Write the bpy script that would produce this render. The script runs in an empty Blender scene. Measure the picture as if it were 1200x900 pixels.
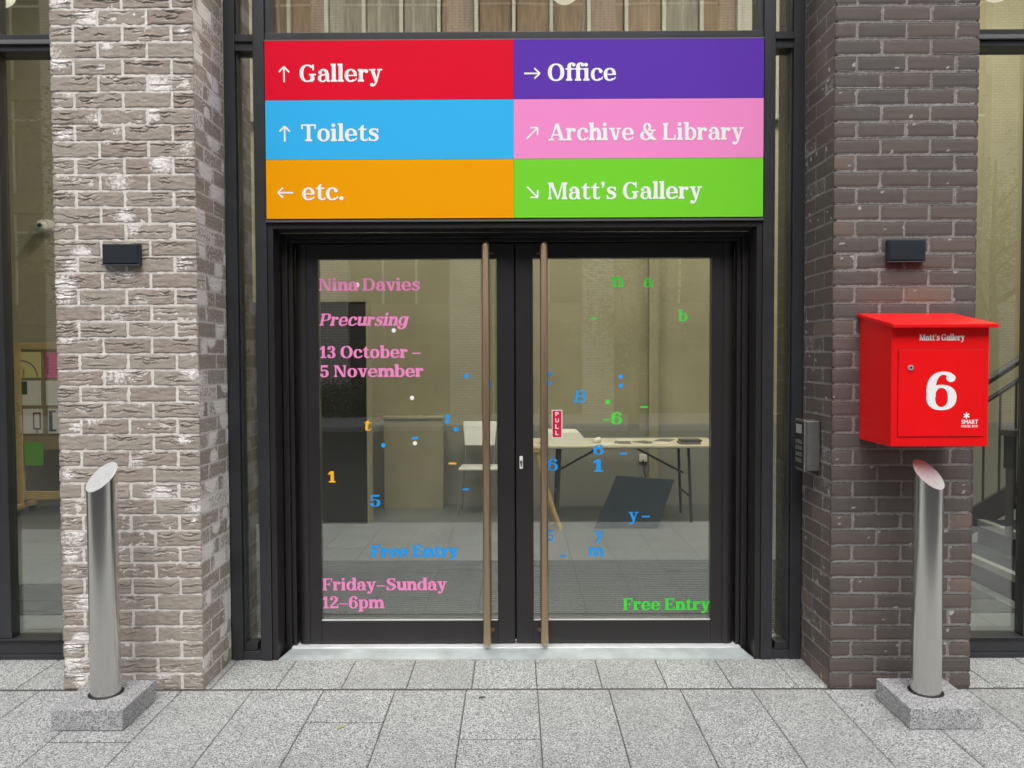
import bpy, bmesh, math, random
import numpy as np
from mathutils import Matrix, Vector
from mathutils.geometry import delaunay_2d_cdt

# ------------------------------------------------------------------ camera, sky, sun, exposure
sc = bpy.context.scene
C = sc.collection
rad = math.radians

cam_d = bpy.data.cameras.new('camera'); cam = bpy.data.objects.new('camera', cam_d); C.objects.link(cam)
PITCH, YAW, ROLL = 3.21093648e-02, -3.95589537e-03, -3.71989433e-03
fw = Vector((math.sin(YAW)*math.cos(PITCH), math.cos(YAW)*math.cos(PITCH), -math.sin(PITCH)))
rt = fw.cross(Vector((0, 0, 1))).normalized(); up = rt.cross(fw)
rt, up = rt*math.cos(ROLL)+up*math.sin(ROLL), up*math.cos(ROLL)-rt*math.sin(ROLL)
M4 = Matrix((rt, up, -fw)).transposed().to_4x4(); M4.translation = Vector((0, -3.611, 1.545))
cam.matrix_world = M4
cam_d.sensor_width = 36.0; cam_d.lens = 915/1200*36; cam_d.clip_end = 2000; cam_d.clip_start = 0.05
sc.camera = cam

SUN_EL, SUN_AZ = rad(52), rad(182)          # azimuth clockwise from +Y (north): high, behind the camera
w = bpy.data.worlds.new('World'); sc.world = w; w.use_nodes = True
wn = w.node_tree; bg = wn.nodes['Background']
sky = wn.nodes.new('ShaderNodeTexSky'); sky.sky_type = 'NISHITA'; sky.sun_disc = False
sky.sun_elevation = SUN_EL; sky.sun_rotation = SUN_AZ
sky.air_density = 1.0; sky.dust_density = 4.0; sky.ozone_density = 1.0
hs = wn.nodes.new('ShaderNodeHueSaturation'); hs.inputs['Saturation'].default_value = 0.22
wn.links.new(sky.outputs[0], hs.inputs['Color']); wn.links.new(hs.outputs[0], bg.inputs[0])
bg.inputs[1].default_value = 0.15
sl = bpy.data.lights.new('sun', 'SUN'); so = bpy.data.objects.new('sun', sl); C.objects.link(so)
sl.energy = .55; sl.angle = rad(50); sl.color = (1.0, 0.985, 0.96)
sd = Vector((math.sin(SUN_AZ)*math.cos(SUN_EL), math.cos(SUN_AZ)*math.cos(SUN_EL), math.sin(SUN_EL)))
so.rotation_euler = sd.to_track_quat('Z', 'Y').to_euler()
vs = sc.view_settings
vs.view_transform = 'Standard'; vs.look = 'None'; vs.gamma = 1.0; vs.use_curve_mapping = False
vs.exposure = 0.98
sc.render.engine = 'CYCLES'
cy = sc.cycles
cy.max_bounces = 10; cy.diffuse_bounces = 4; cy.glossy_bounces = 4; cy.transparent_max_bounces = 24
cy.sample_clamp_indirect = 6.0; cy.use_denoising = True
cy.caustics_reflective = False; cy.caustics_refractive = False

RNG = random.Random(7)
# ------------------------------------------------------------------ materials
def lin(r, g, b):
    f = lambda c: (c/255/12.92 if c/255 <= 0.04045 else ((c/255+0.055)/1.055)**2.4)
    return (f(r), f(g), f(b), 1)

def mat(name, col=(.5, .5, .5), rough=.5, metal=0., spec=.5):
    m = bpy.data.materials.new(name); m.use_nodes = True
    b = m.node_tree.nodes['Principled BSDF']
    b.inputs['Base Color'].default_value = (*col[:3], 1)
    b.inputs['Roughness'].default_value = rough; b.inputs['Metallic'].default_value = metal
    b.inputs['Specular IOR Level'].default_value = spec
    return m

class NT:
    def __init__(s, m): s.m = m; s.t = m.node_tree; s.b = s.t.nodes['Principled BSDF']
    def n(s, typ, **kw):
        q = s.t.nodes.new('ShaderNode'+typ)
        for k, v in kw.items():
            if k in q.inputs: q.inputs[k].default_value = v
            else: setattr(q, k, v)
        return q
    def l(s, a, b): s.t.links.new(a, b)
    def coord(s, scale=(1, 1, 1)):
        tc = s.n('TexCoord'); mp = s.n('Mapping'); mp.inputs['Scale'].default_value = scale
        s.l(tc.outputs['Object'], mp.inputs['Vector']); return mp.outputs[0]
    def noise(s, v, scale, detail=3, rough=.55, dist=0):
        q = s.n('TexNoise'); q.inputs['Scale'].default_value = scale; q.inputs['Detail'].default_value = detail
        q.inputs['Roughness'].default_value = rough; q.inputs['Distortion'].default_value = dist
        s.l(v, q.inputs['Vector']); return q.outputs['Fac']
    def ramp(s, f, stops, interp='LINEAR'):
        q = s.n('ValToRGB'); e = q.color_ramp.elements; q.color_ramp.interpolation = interp
        while len(e) < len(stops): e.new(.5)
        for i, (p, c) in enumerate(stops):
            e[i].position = p; e[i].color = c if len(c) == 4 else (*c, 1)
        s.l(f, q.inputs[0]); return q.outputs[0]
    def mix(s, f, a, b, mode='MIX'):
        q = s.n('Mix', data_type='RGBA', blend_type=mode)
        for sock, v in ((q.inputs[0], f), (q.inputs[6], a), (q.inputs[7], b)):
            if hasattr(v, 'is_linked'): s.l(v, sock)
            else: sock.default_value = v
        return q.outputs[2]
    def attr(s, name):
        q = s.n('Attribute'); q.attribute_name = name; return q
    def bump(s, h, dist, strength=1.):
        q = s.n('Bump'); q.inputs['Distance'].default_value = dist; q.inputs['Strength'].default_value = strength
        s.l(h, q.inputs['Height']); s.l(q.outputs[0], s.b.inputs['Normal'])
    def maprange(s, f, a, b, c, d):
        q = s.n('MapRange'); q.inputs[1].default_value = a; q.inputs[2].default_value = b
        q.inputs[3].default_value = c; q.inputs[4].default_value = d; s.l(f, q.inputs[0]); return q.outputs[0]
    def col(s, c): s.l(c, s.b.inputs['Base Color'])

def worn(name, col, rough, metal=0., var=.12, scale=6, spec=.5, bump=0.0):
    """paint or metal with faint uneven dirt and gloss"""
    m = mat(name, col, rough, metal, spec); t = NT(m); v = t.coord()
    f = t.noise(v, scale, 5, .6); g = t.noise(v, scale*9, 3)
    c0 = tuple(x*(1-var) for x in col[:3])+(1,); c1 = tuple(min(1, x*(1+var)) for x in col[:3])+(1,)
    t.col(t.ramp(f, [(.3, c0), (.7, c1)]))
    t.l(t.maprange(g, .3, .7, max(.02, rough-.03), rough+.04), t.b.inputs['Roughness'])
    if bump: t.bump(g, bump)
    return m

def brick_mat(name, base, alt, white, rough):
    m = mat(name, base, rough, 0, .25); t = NT(m); v = t.coord()
    a = t.attr('tint'); f1 = t.noise(v, 28, 4, .65); f2 = t.noise(v, 240, 3, .6)
    c = t.mix(a.outputs['Fac'], (*base, 1), (*alt, 1))
    sh = t.maprange(a.outputs['Fac'], 1.0, 1.7, 0, .6); c = t.mix(sh, c, (.26, .19, .14, 1))
    c = t.mix(t.maprange(f1, .3, .72, 0, .55), c, tuple(min(1, x*1.35) for x in base)+(1,))
    c = t.mix(t.maprange(f2, .35, .6, .28, 0), c, tuple(x*.62 for x in base)+(1,))
    e = t.attr('eff_and_light'); n = t.noise(v, 75, 8, .75)
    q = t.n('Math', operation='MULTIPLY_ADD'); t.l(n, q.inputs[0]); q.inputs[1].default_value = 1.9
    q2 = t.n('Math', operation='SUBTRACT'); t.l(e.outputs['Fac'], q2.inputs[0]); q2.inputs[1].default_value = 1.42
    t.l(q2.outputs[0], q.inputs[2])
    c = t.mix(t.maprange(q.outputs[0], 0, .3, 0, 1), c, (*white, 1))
    mo = t.attr('moss'); c = t.mix(mo.outputs['Fac'], c, (.20, .18, .07, 1))
    t.col(c); t.bump(f2, .0020)
    return m

BRICK_PALE = brick_mat('pale_brick', (.340, .300, .258), (.280, .222, .190), (.78, .75, .72), .9)
BRICK_DARK = brick_mat('dark_brick', (.096, .083, .078), (.148, .112, .094), (.38, .365, .355), .7)
def mortar_mat(name, c0, c1):
    m = mat(name, c0, .95, 0, .2); t = NT(m); v = t.coord()
    t.col(t.ramp(t.noise(v, 60, 6, .7), [(.3, c0), (.68, c1)])); t.bump(t.noise(v, 300, 4, .7), .002); return m
MORTAR_PALE = mortar_mat('pale_mortar', (.62, .57, .52), (.78, .74, .70))
MORTAR_DARK = mortar_mat('grey_mortar', (.185, .172, .165), (.33, .312, .30))

def granite(name, lo, mid, hi):
    m = mat(name, mid, .75, 0, .3); t = NT(m); v = t.coord()
    vo = t.n('TexVoronoi'); vo.inputs['Scale'].default_value = 250; t.l(v, vo.inputs['Vector'])
    sp = t.n('SeparateColor'); t.l(vo.outputs['Color'], sp.inputs[0])
    c = t.ramp(sp.outputs[0], [(0, lo), (.2, lo), (.34, mid), (.62, mid), (.8, hi), (1, hi)])
    n = t.noise(v, 90, 4, .6)
    c = t.mix(t.maprange(n, .35, .65, .35, 0), c, tuple(x*.6 for x in mid)+(1,))
    st = t.noise(v, 3.1, 5, .65, .4)
    c = t.mix(t.maprange(st, .48, .72, 0, .45), c, tuple(x*.55 for x in mid)+(1,))
    a = t.attr('tint')
    c = t.mix(t.maprange(a.outputs['Fac'], 0, 1, 0, .3), c, (mid[0]*.72, mid[1]*.70, mid[2]*.66, 1))
    t.col(c); t.bump(n, .0012)
    return m
GRANITE = granite('granite_paving', (.09, .095, .095), (.375, .388, .385), (.67, .68, .675))
GRANITE_BLOCK = granite('granite_block', (.12, .12, .13), (.38, .38, .385), (.60, .60, .60))
ASPHALT = mat('asphalt', (.05, .05, .052), .9, 0, .3)
t = NT(ASPHALT); v = t.coord(); t.col(t.ramp(t.noise(v, 120, 3, .7), [(.3, (.035, .035, .037)), (.7, (.075, .075, .076))]))
JOINT = mat('joint_sand', (.085, .078, .068), .95)

FRAME = worn('anthracite_frame', (.029, .030, .034), .34, 0, .15, 4)
FRAME_DOOR = worn('brown_black_frame', (.020, .018, .0185), .36, 0, .12, 4)
EDGE = mat('frame_edge', (.16, .16, .165), .35, .3)
GASKET = mat('gasket', (.008, .008, .009), .6)
ALU = worn('threshold_aluminium', (.82, .83, .84), .42, .2, .1, 9)
SILL = worn('sill_metal', (.50, .55, .555), .45, .3, .25, 5)
STEEL = mat('brushed_steel', (.56, .55, .53), .27, 1.0)
t = NT(STEEL); v = t.coord((30, 30, .6)); n_ = t.noise(v, 6, 3)
t.l(t.maprange(n_, .3, .7, .16, .18), t.b.inputs['Roughness']); t.col(t.ramp(n_, [(.3, (.63, .62, .595)), (.7, (.66, .65, .62))]))
tg = t.n('Tangent', direction_type='RADIAL', axis='Z'); t.l(tg.outputs[0], t.b.inputs['Tangent'])
t.b.inputs['Anisotropic'].default_value = .75; t.b.inputs['Anisotropic Rotation'].default_value = .25
KEYPAD_M = worn('keypad_steel', (.34, .335, .325), .38, .9, .1, 30)
STEEL_CUT = worn('cut_steel', (.84, .83, .82), .40, .80, .08, 30)
BRONZE = worn('bronze_handle', (.43, .315, .205), .34, .85, .06, 1.2)
LAMP_M = worn('lamp_metal', (.018, .024, .032), .4, .1, .1, 12)
LAMP_EDGE = mat('lamp_edge', (.10, .11, .12), .4, .3)
RED = worn('red_powder_coat', (.80, .004, .006), .34, 0, .05, 2.2, .38)
WHITE_V = mat('white_vinyl', (.84, .84, .84), .45)
def flat(name, rgb, rough=.5): return mat(name, tuple(c*.98 for c in lin(*rgb)[:3]), rough, 0, .06)
S_RED, S_BLUE, S_ORANGE = flat('sign_red', (220, 16, 46)), flat('sign_blue', (54, 176, 236)), flat('sign_orange', (236, 156, 0))
S_PURPLE, S_PINK, S_GREEN = flat('sign_purple', (94, 56, 170)), flat('sign_pink', (238, 140, 200)), flat('sign_green', (116, 208, 50))
V_PINK, V_BLUE, V_GREEN, V_YELLOW = flat('vinyl_pink', (238, 140, 196)), flat('vinyl_blue', (36, 152, 232)), flat('vinyl_green', (70, 214, 70)), flat('vinyl_yellow', (250, 186, 50))
PULL_RED = flat('pull_red', (205, 40, 75))

def glass_mat(name, f0, tint):
    """thin pane: clear transmission plus a mirror part that follows Schlick's law, the same from both faces"""
    m = bpy.data.materials.new(name); m.use_nodes = True; nt = m.node_tree; nt.nodes.clear()
    N = nt.nodes.new; L = nt.links.new
    o = N('ShaderNodeOutputMaterial'); mx = N('ShaderNodeMixShader')
    tr = N('ShaderNodeBsdfTransparent'); tr.inputs[0].default_value = (*tint, 1)
    gl = N('ShaderNodeBsdfGlossy'); gl.inputs['Roughness'].default_value = 0.0; gl.inputs[0].default_value = (1, 1, 1, 1)
    lw = N('ShaderNodeLayerWeight'); lw.inputs['Blend'].default_value = .5
    pw = N('ShaderNodeMath'); pw.operation = 'POWER'; pw.inputs[1].default_value = 5
    ma = N('ShaderNodeMath'); ma.operation = 'MULTIPLY_ADD'; ma.inputs[1].default_value = 1-f0; ma.inputs[2].default_value = f0
    tc = N('ShaderNodeTexCoord'); nz = N('ShaderNodeTexNoise'); nz.inputs['Scale'].default_value = 1.6
    bp = N('ShaderNodeBump'); bp.inputs['Distance'].default_value = .0006; bp.inputs['Strength'].default_value = .5
    L(tc.outputs['Object'], nz.inputs['Vector']); L(nz.outputs['Fac'], bp.inputs['Height']); L(bp.outputs[0], gl.inputs['Normal'])
    L(lw.outputs['Facing'], pw.inputs[0]); L(pw.outputs[0], ma.inputs[0])
    L(ma.outputs[0], mx.inputs[0]); L(tr.outputs[0], mx.inputs[1]); L(gl.outputs[0], mx.inputs[2]); L(mx.outputs[0], o.inputs[0])
    return m
GLASS = glass_mat('window_glass', .125, (.94, .96, .945))

OLIVE = mat('olive_plaster', (.36, .32, .19), .9, 0, .2)
t = NT(OLIVE); v = t.coord(); t.col(t.ramp(t.noise(v, 1.3, 6, .6), [(.3, (.335, .31, .205)), (.7, (.42, .39, .27))]))
GREYWALL = mat('lower_wall_paint', (.29, .29, .25), .9, 0, .2)
INFLOOR = mat('polished_concrete', (.24, .26, .255), .3, 0, .5)
t = NT(INFLOOR); v = t.coord(); t.col(t.ramp(t.noise(v, 2.2, 6, .65), [(.3, (.115, .13, .128)), (.7, (.165, .18, .176))]))
DARK = worn('charcoal_laminate', (.022, .020, .016), .45)
MATTING = mat('ribbed_matting', (.03, .036, .036), .7)
MATRIB = mat('matting_rib', (.10, .115, .115), .5, .3)
CARD = worn('beige_board', (.35, .32, .215), .7, 0, .06)
TABLE_W = worn('cream_laminate', (.66, .61, .46), .45, 0, .06)
PAPER = mat('paper_white', (.70, .68, .60), .8)
PAPER_G = mat('paper_grey', (.16, .16, .14), .8)
LEGM = mat('dark_leg', (.085, .088, .09), .4, .2)
PINE = worn('pine', (.50, .36, .16), .55, 0, .15, 12)
WHITE_P = worn('white_plastic', (.72, .72, .69), .4, 0, .04)
SLATE = worn('slate_blue_board', (.022, .036, .046), .4, 0, .2, 3)
TIMBER = mat('timber_panel', (.24, .15, .085), .6)
t = NT(TIMBER); v = t.coord((14, 14, 1.2)); t.col(t.ramp(t.noise(v, 3, 5, .6), [(.3, (.115, .072, .043)), (.7, (.25, .17, .105))]))
TIMBER_G = mat('grey_timber', (.2, .19, .15), .7)
t = NT(TIMBER_G); v = t.coord((14, 14, 1.2)); t.col(t.ramp(t.noise(v, 3, 5, .6), [(.3, (.12, .115, .09)), (.7, (.26, .25, .20))]))
POSTG = mat('grey_post', (.36, .345, .30), .6)
POSTW = mat('pale_post', (.55, .53, .47), .6)
STAIR_D = mat('stair_tread', (.016, .019, .019), .9, 0, .1)
NOSE = worn('stair_nosing', (.20, .205, .19), .7, 0, .15, 12)
RAIL = worn('dark_rail', (.05, .043, .042), .4, .2)
CEIL = mat('ceiling_white', (.7, .7, .67), .9)
GLOBE = bpy.data.materials.new('lit_globe'); GLOBE.use_nodes = True
b_ = GLOBE.node_tree.nodes['Principled BSDF']; b_.inputs['Base Color'].default_value = (.8, .78, .68, 1)
b_.inputs['Emission Color'].default_value = (1, .92, .72, 1); b_.inputs['Emission Strength'].default_value = .35
BARK = worn('bark', (.10, .085, .065), .9, 0, .3, 20)
LEAF = mat('leaf_green', (.22, .235, .12), .6)
HEDGE = mat('hedge_green', (.075, .115, .06), .6)
FAR_GLASS = mat('far_window', (.03, .035, .04), .12)
ROOFING = mat('roofing', (.12, .12, .12), .9)

def shader_brick(name, c1, c2, mo):
    m = mat(name, c1, .9, 0, .2); t = NT(m); tc = t.n('TexCoord'); sx = t.n('SeparateXYZ'); cb = t.n('CombineXYZ')
    ad = t.n('Math', operation='ADD')
    t.l(tc.outputs['Object'], sx.inputs[0]); t.l(sx.outputs[0], ad.inputs[0]); t.l(sx.outputs[1], ad.inputs[1])
    t.l(ad.outputs[0], cb.inputs[0]); t.l(sx.outputs[2], cb.inputs[1])
    b = t.n('TexBrick'); b.offset = .5
    for k, v in (('Scale', 1), ('Mortar Size', .007), ('Brick Width', .225), ('Row Height', .075), ('Bias', 0), ('Mortar Smooth', .1)): b.inputs[k].default_value = v
    b.inputs['Color1'].default_value = (*c1, 1); b.inputs['Color2'].default_value = (*c2, 1); b.inputs['Mortar'].default_value = (*mo, 1)
    t.l(cb.outputs[0], b.inputs['Vector']); t.col(b.outputs['Color']); return m
BRICK_WALL = shader_brick('brick_upper', (.26, .22, .19), (.20, .17, .145), (.5, .46, .42))
BRICK_FAR = shader_brick('brick_opposite', (.60, .57, .53), (.50, .47, .43), (.24, .22, .20))
BRICK_FAR2 = shader_brick('brick_opposite_dark', (.10, .085, .08), (.14, .115, .10), (.2, .19, .18))

# ------------------------------------------------------------------ builders
class MB:
    def __init__(s): s.v = []; s.f = []; s.m = []
    def add(s, vs, fs, mi=0):
        o = len(s.v); s.v += [tuple(q) for q in vs]; s.f += [tuple(i+o for i in f) for f in fs]; s.m += [mi]*len(fs); return s
    def box(s, x0, x1, y0, y1, z0, z1, mi=0):
        v = [(x, y, z) for z in (z0, z1) for y in (y0, y1) for x in (x0, x1)]
        return s.add(v, [(0, 2, 3, 1), (4, 5, 7, 6), (0, 1, 5, 4), (2, 6, 7, 3), (0, 4, 6, 2), (1, 3, 7, 5)], mi)
    def hexa(s, bot, top, mi=0):       # four bottom and four top corners, counter-clockwise seen from above
        return s.add(list(bot)+list(top), [(3, 2, 1, 0), (4, 5, 6, 7), (0, 1, 5, 4), (1, 2, 6, 5), (2, 3, 7, 6), (3, 0, 4, 7)], mi)
    def tube(s, pts, r, n=12, mi=0, cap=True):
        pts = [Vector(p) for p in pts]; rs = r if isinstance(r, (list, tuple)) else [r]*len(pts)
        rings = []
        for i, p in enumerate(pts):
            d = (pts[min(i+1, len(pts)-1)]-pts[max(i-1, 0)]).normalized()
            a = d.orthogonal().normalized() if i == 0 else (a_prev-d*a_prev.dot(d)).normalized()
            a_prev = a; b = d.cross(a)
            rings.append([p+(a*math.cos(k*2*math.pi/n)+b*math.sin(k*2*math.pi/n))*rs[i] for k in range(n)])
        v = [q for R in rings for q in R]; f = []
        for i in range(len(pts)-1):
            for k in range(n):
                f.append((i*n+k, i*n+(k+1) % n, (i+1)*n+(k+1) % n, (i+1)*n+k))
        if cap: f += [tuple(range(n))[::-1], tuple(range((len(pts)-1)*n, len(pts)*n))]
        return s.add(v, f, mi)
    def sphere(s, c, r, n=20, k=12, mi=0, sz=1.):
        v = [(c[0], c[1], c[2]-r*sz)]; f = []
        for i in range(1, k):
            a = -math.pi/2+math.pi*i/k
            v += [(c[0]+r*math.cos(a)*math.cos(2*math.pi*j/n), c[1]+r*math.cos(a)*math.sin(2*math.pi*j/n), c[2]+r*math.sin(a)*sz) for j in range(n)]
        v.append((c[0], c[1], c[2]+r*sz))
        for j in range(n):
            f.append((0, 1+(j+1) % n, 1+j)); f.append((len(v)-1, 1+(k-2)*n+j, 1+(k-2)*n+(j+1) % n))
            for i in range(k-2): f.append((1+i*n+j, 1+i*n+(j+1) % n, 1+(i+1)*n+(j+1) % n, 1+(i+1)*n+j))
        return s.add(v, f, mi)
    def build(s, name, m, parent=None, bevel=0., smooth=False, seg=2):
        me = bpy.data.meshes.new(name); me.from_pydata(s.v, [], s.f)
        for q in (m if isinstance(m, (list, tuple)) else [m]): me.materials.append(q)
        me.polygons.foreach_set('material_index', s.m)
        me.update()
        bm = bmesh.new(); bm.from_mesh(me)
        if smooth: bmesh.ops.remove_doubles(bm, verts=bm.verts, dist=1e-5)
        bmesh.ops.recalc_face_normals(bm, faces=bm.faces); bm.to_mesh(me); bm.free()
        o = bpy.data.objects.new(name, me); C.objects.link(o)
        if parent is not None:
            o.parent = parent; o.matrix_parent_inverse = Matrix.Translation(-wloc(parent))
        if bevel:
            md = o.modifiers.new('bevel', 'BEVEL'); md.width = bevel; md.segments = seg; md.limit_method = 'ANGLE'; md.angle_limit = rad(40)
            for p in me.polygons: p.use_smooth = True
            wn_ = o.modifiers.new('wn', 'WEIGHTED_NORMAL'); wn_.keep_sharp = False
        elif smooth:
            for p in me.polygons: p.use_smooth = True
            me.set_sharp_from_angle(angle=rad(40))
        return o
def wloc(o):
    L = Vector((0, 0, 0))
    while o is not None: L += o.location; o = o.parent if (o.parent is not None and o.type == 'EMPTY') else None
    return L
def tag(o, label=None, cat=None, group=None, kind=None):
    if label: o['label'] = label
    if cat: o['category'] = cat
    if group: o['group'] = group
    if kind: o['kind'] = kind
    return o
def thing(name, label, cat, loc=(0, 0, 0), group=None):
    o = bpy.data.objects.new(name, None); C.objects.link(o); o.location = loc; o.empty_display_size = .1
    return tag(o, label, cat, group)

# ------------------------------------------------------------------ slab-serif lettering, drawn as strokes and united
ST, TH, SF, OV = 152, 70, 74, 47
def R_(x0, y0, x1, y1): return [(x0, y0), (x1, y0), (x1, y1), (x0, y1)]
def arc(cx, cy, rx, ry, tx, ty, a0, a1, n=18, e=2.25):
    o, i = [], []
    for k in range(n+1):
        a = rad(a0+(a1-a0)*k/n); c, s = math.cos(a), math.sin(a)
        c, s = math.copysign(abs(c)**(2/e), c), math.copysign(abs(s)**(2/e), s)
        o.append((cx+rx*c, cy+ry*s)); i.append((cx+(rx-tx)*c, cy+(ry-ty)*s))
    return o+i[::-1]
def ring(cx, cy, rx, ry, tx, ty): return [arc(cx, cy, rx, ry, tx, ty, 90, 270), arc(cx, cy, rx, ry, tx, ty, -90, 90)]
def disc(cx, cy, r, ry=None): return [(cx+r*math.cos(k*math.pi/10), cy+(ry or r)*math.sin(k*math.pi/10)) for k in range(20)]
def stroke(P, W, n=6):
    P = [Vector((*p, 0)) for p in P]; pts, ws = [], []
    for i in range(len(P)-1):
        p0, p1, p2, p3 = P[max(i-1, 0)], P[i], P[i+1], P[min(i+2, len(P)-1)]
        for k in range(n):
            t = k/n
            pts.append(.5*((2*p1)+(p2-p0)*t+(2*p0-5*p1+4*p2-p3)*t*t+(3*p1-p0-3*p2+p3)*t**3)); ws.append(W[i]*(1-t)+W[i+1]*t)
    pts.append(P[-1]); ws.append(W[-1]); out = []
    L, Rr = [], []
    for i, p in enumerate(pts):
        d = (pts[min(i+1, len(pts)-1)]-pts[max(i-1, 0)]).normalized(); nn = Vector((-d.y, d.x, 0))*ws[i]/2
        L.append((p+nn)[:2]); Rr.append((p-nn)[:2])
    return [[L[i], L[i+1], Rr[i+1], Rr[i]] for i in range(len(pts)-1)]
def stem(x, y0, y1, b='lr', t='l', w=ST, ov=OV):
    out = [R_(x, y0, x+w, y1)]
    for y, s, d in ((y0, b, 1), (y1, t, -1)):
        ya, yb = (y, y+SF) if d > 0 else (y-SF, y)
        yc = y+d*SF
        if 'l' in s: out += [R_(x-ov, ya, x+5, yb), [(x-ov*.6, yc), (x, yc), (x, yc+d*30)]]
        if 'r' in s: out += [R_(x+w-5, ya, x+w+ov, yb), [(x+w+ov*.6, yc), (x+w, yc), (x+w, yc+d*30)]]
    return out
def G(c):
    X = 515
    if c == ' ': return [], 210
    if c == 'i': return stem(60, 0, X)+[disc(120, 655, 78)], 285
    if c == 'l': return stem(60, 0, 740), 270
    if c in 'nhm':
        g = stem(60, 0, 740 if c == 'h' else X)
        g += [arc(318, 325, 182, 200, ST, 96, -2, 165)]+stem(368, 0, 330, t='')
        if c == 'm': g += [arc(628, 325, 182, 200, ST, 96, -2, 165)]+stem(678, 0, 330, t=''); return g, 865
        return g, 555
    if c == 'r': return stem(60, 0, X)+stroke([(170, 300), (215, 420), (300, 470), (350, 455)], [70, 80, 80, 90])+[disc(352, 425, 76)], 450
    if c == 'u': return stem(55, 190, X, b='')+[arc(237, 190, 182, 202, ST, 96, 178, 345)]+stem(362, 0, X, b='r'), 555
    if c == 'o': return ring(275, 255, 248, 270, 142, 64), 550
    if c == 'c': return [arc(275, 255, 248, 270, 142, 64, 42, 318)]+[disc(420, 385, 76)]+stroke([(440, 60), (470, 100), (488, 160)], [60, 55, 40]), 510
    if c == 'e': return [arc(270, 255, 245, 270, 140, 64, 0, 316), R_(130, 225, 512, 282)]+stroke([(430, 58), (470, 95), (492, 150)], [62, 55, 40]), 535
    if c == 'a':
        return stem(330, 60, 340, b='', t='')+[arc(262, 330, 200, 200, ST, 70, -2, 130), disc(128, 385, 74), arc(240, 148, 205, 163, 132, 58, 80, 290), R_(230, 260, 345, 312)] + stroke([(395, 130), (420, 50), (470, 28), (520, 35)], [130, 90, 62, 60]) + stroke([(270, 15), (330, 70), (360, 130)], [50, 60, 60]), 535
    if c == 's':
        return stroke([(405, 375), (370, 455), (270, 490), (160, 465), (115, 385), (180, 305), (300, 250), (375, 170), (350, 70), (235, 24), (120, 50), (65, 140)], [50, 62, 60, 100, 128, 140, 142, 132, 100, 60, 62, 50]) + [R_(372, 350, 428, 512), R_(40, 2, 96, 165)], 475
    if c == 't': return [[(110, 120), (242, 120), (242, 660), (190, 660), (110, 560)], R_(25, 452, 365, 515), arc(286, 150, 176, 160, 130, 66, 175, 305)]+stroke([(330, 22), (370, 50), (390, 110)], [60, 55, 40]), 400
    if c == 'f': return stem(85, 0, 560, t='')+[R_(20, 452, 345, 515), arc(262, 555, 177, 195, ST, 66, 182, 60), disc(345, 655, 72)], 355
    if c == 'v': return [[(55, 515), (200, 515), (350, 0), (225, 0)], [(400, 515), (470, 515), (350, 0), (270, 0)], R_(10, 455, 262, 515), R_(335, 455, 525, 515)], 535
    if c == 'y': return [[(55, 515), (200, 515), (352, 20), (240, -20)], [(400, 515), (470, 515), (330, -20), (250, -40)], R_(10, 455, 262, 515), R_(335, 455, 535, 515)]+stroke([(300, 30), (255, -90), (190, -165), (120, -170)], [80, 72, 66, 60])+[disc(120, -130, 72)], 535
    if c == 'b': return stem(60, 0, 740, b='')+ring(295, 255, 238, 268, 140, 64), 560
    if c == 'p': return stem(60, -200, X)+ring(295, 255, 238, 268, 140, 64), 560
    if c == 'd': return stem(370, 0, 740, b='r')+ring(265, 255, 238, 268, 140, 64), 565
    if c == 'g': return stem(370, -40, X, b='', t='r')+ring(265, 270, 238, 255, 140, 64)+[arc(262, -30, 240, 180, ST, 64, -178, 2), disc(95, -60, 66)], 560
    if c == 'A': return [[(310, 700), (390, 700), (150, 0), (85, 0)], [(290, 700), (435, 700), (655, 0), (505, 0)], R_(190, 200, 540, 258), R_(10, 0, 250, SF), R_(430, 0, 725, SF)], 730
    if c == 'B': return stem(85, 0, 700, b='l', t='l', w=140)+[R_(200, 640, 380, 700), R_(200, 340, 400, 398), R_(200, 0, 400, 60), arc(370, 520, 205, 180, 138, 60, -90, 90), arc(390, 185, 225, 212, 142, 60, -90, 90)], 655
    if c == 'D': return stem(85, 0, 700, b='l', t='l', w=140)+[R_(200, 636, 370, 700), R_(200, 0, 370, 64), arc(360, 350, 310, 350, 150, 64, -90, 90)], 710
    if c in 'EFL':
        g = stem(85, 0, 700, b='lr', t='lr', w=140)
        if c in 'EF': g += [R_(200, 636, 560, 700), R_(498, 510, 560, 640), R_(200, 325, 430, 385), R_(395, 265, 445, 445)]
        if c in 'EL': g += [R_(200, 0, 580, 64), R_(518, 60, 580, 215)]
        return g, 620 if c != 'F' else 590
    if c == 'G': return [arc(355, 350, 320, 362, 152, 64, 42, 335), stem(470, 60, 330, b='', t='lr', w=138)[0], R_(410, 268, 690, 330), R_(548, 470, 608, 705)]+stroke([(500, 20), (560, 60), (600, 120)], [70, 80, 90]), 725
    if c == 'M': return stem(70, 0, 700, b='lr', t='l', w=70)+stem(640, 0, 700, b='lr', t='r', w=140)+[[(70, 700), (235, 700), (470, 0), (400, 0)], [(655, 700), (600, 700), (400, 0), (470, 0)]], 855
    if c == 'N': return stem(85, 0, 700, b='lr', t='l', w=66)+stem(560, 0, 700, b='', t='lr', w=66)+[[(85, 700), (245, 700), (626, 0), (480, 0)]], 715
    if c == 'O': return ring(360, 350, 325, 362, 155, 64), 720
    if c == 'P': return stem(85, 0, 700, b='lr', t='l', w=140)+[R_(200, 640, 380, 700), R_(200, 290, 380, 350), arc(370, 495, 225, 205, 142, 60, -90, 90)], 625
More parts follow.
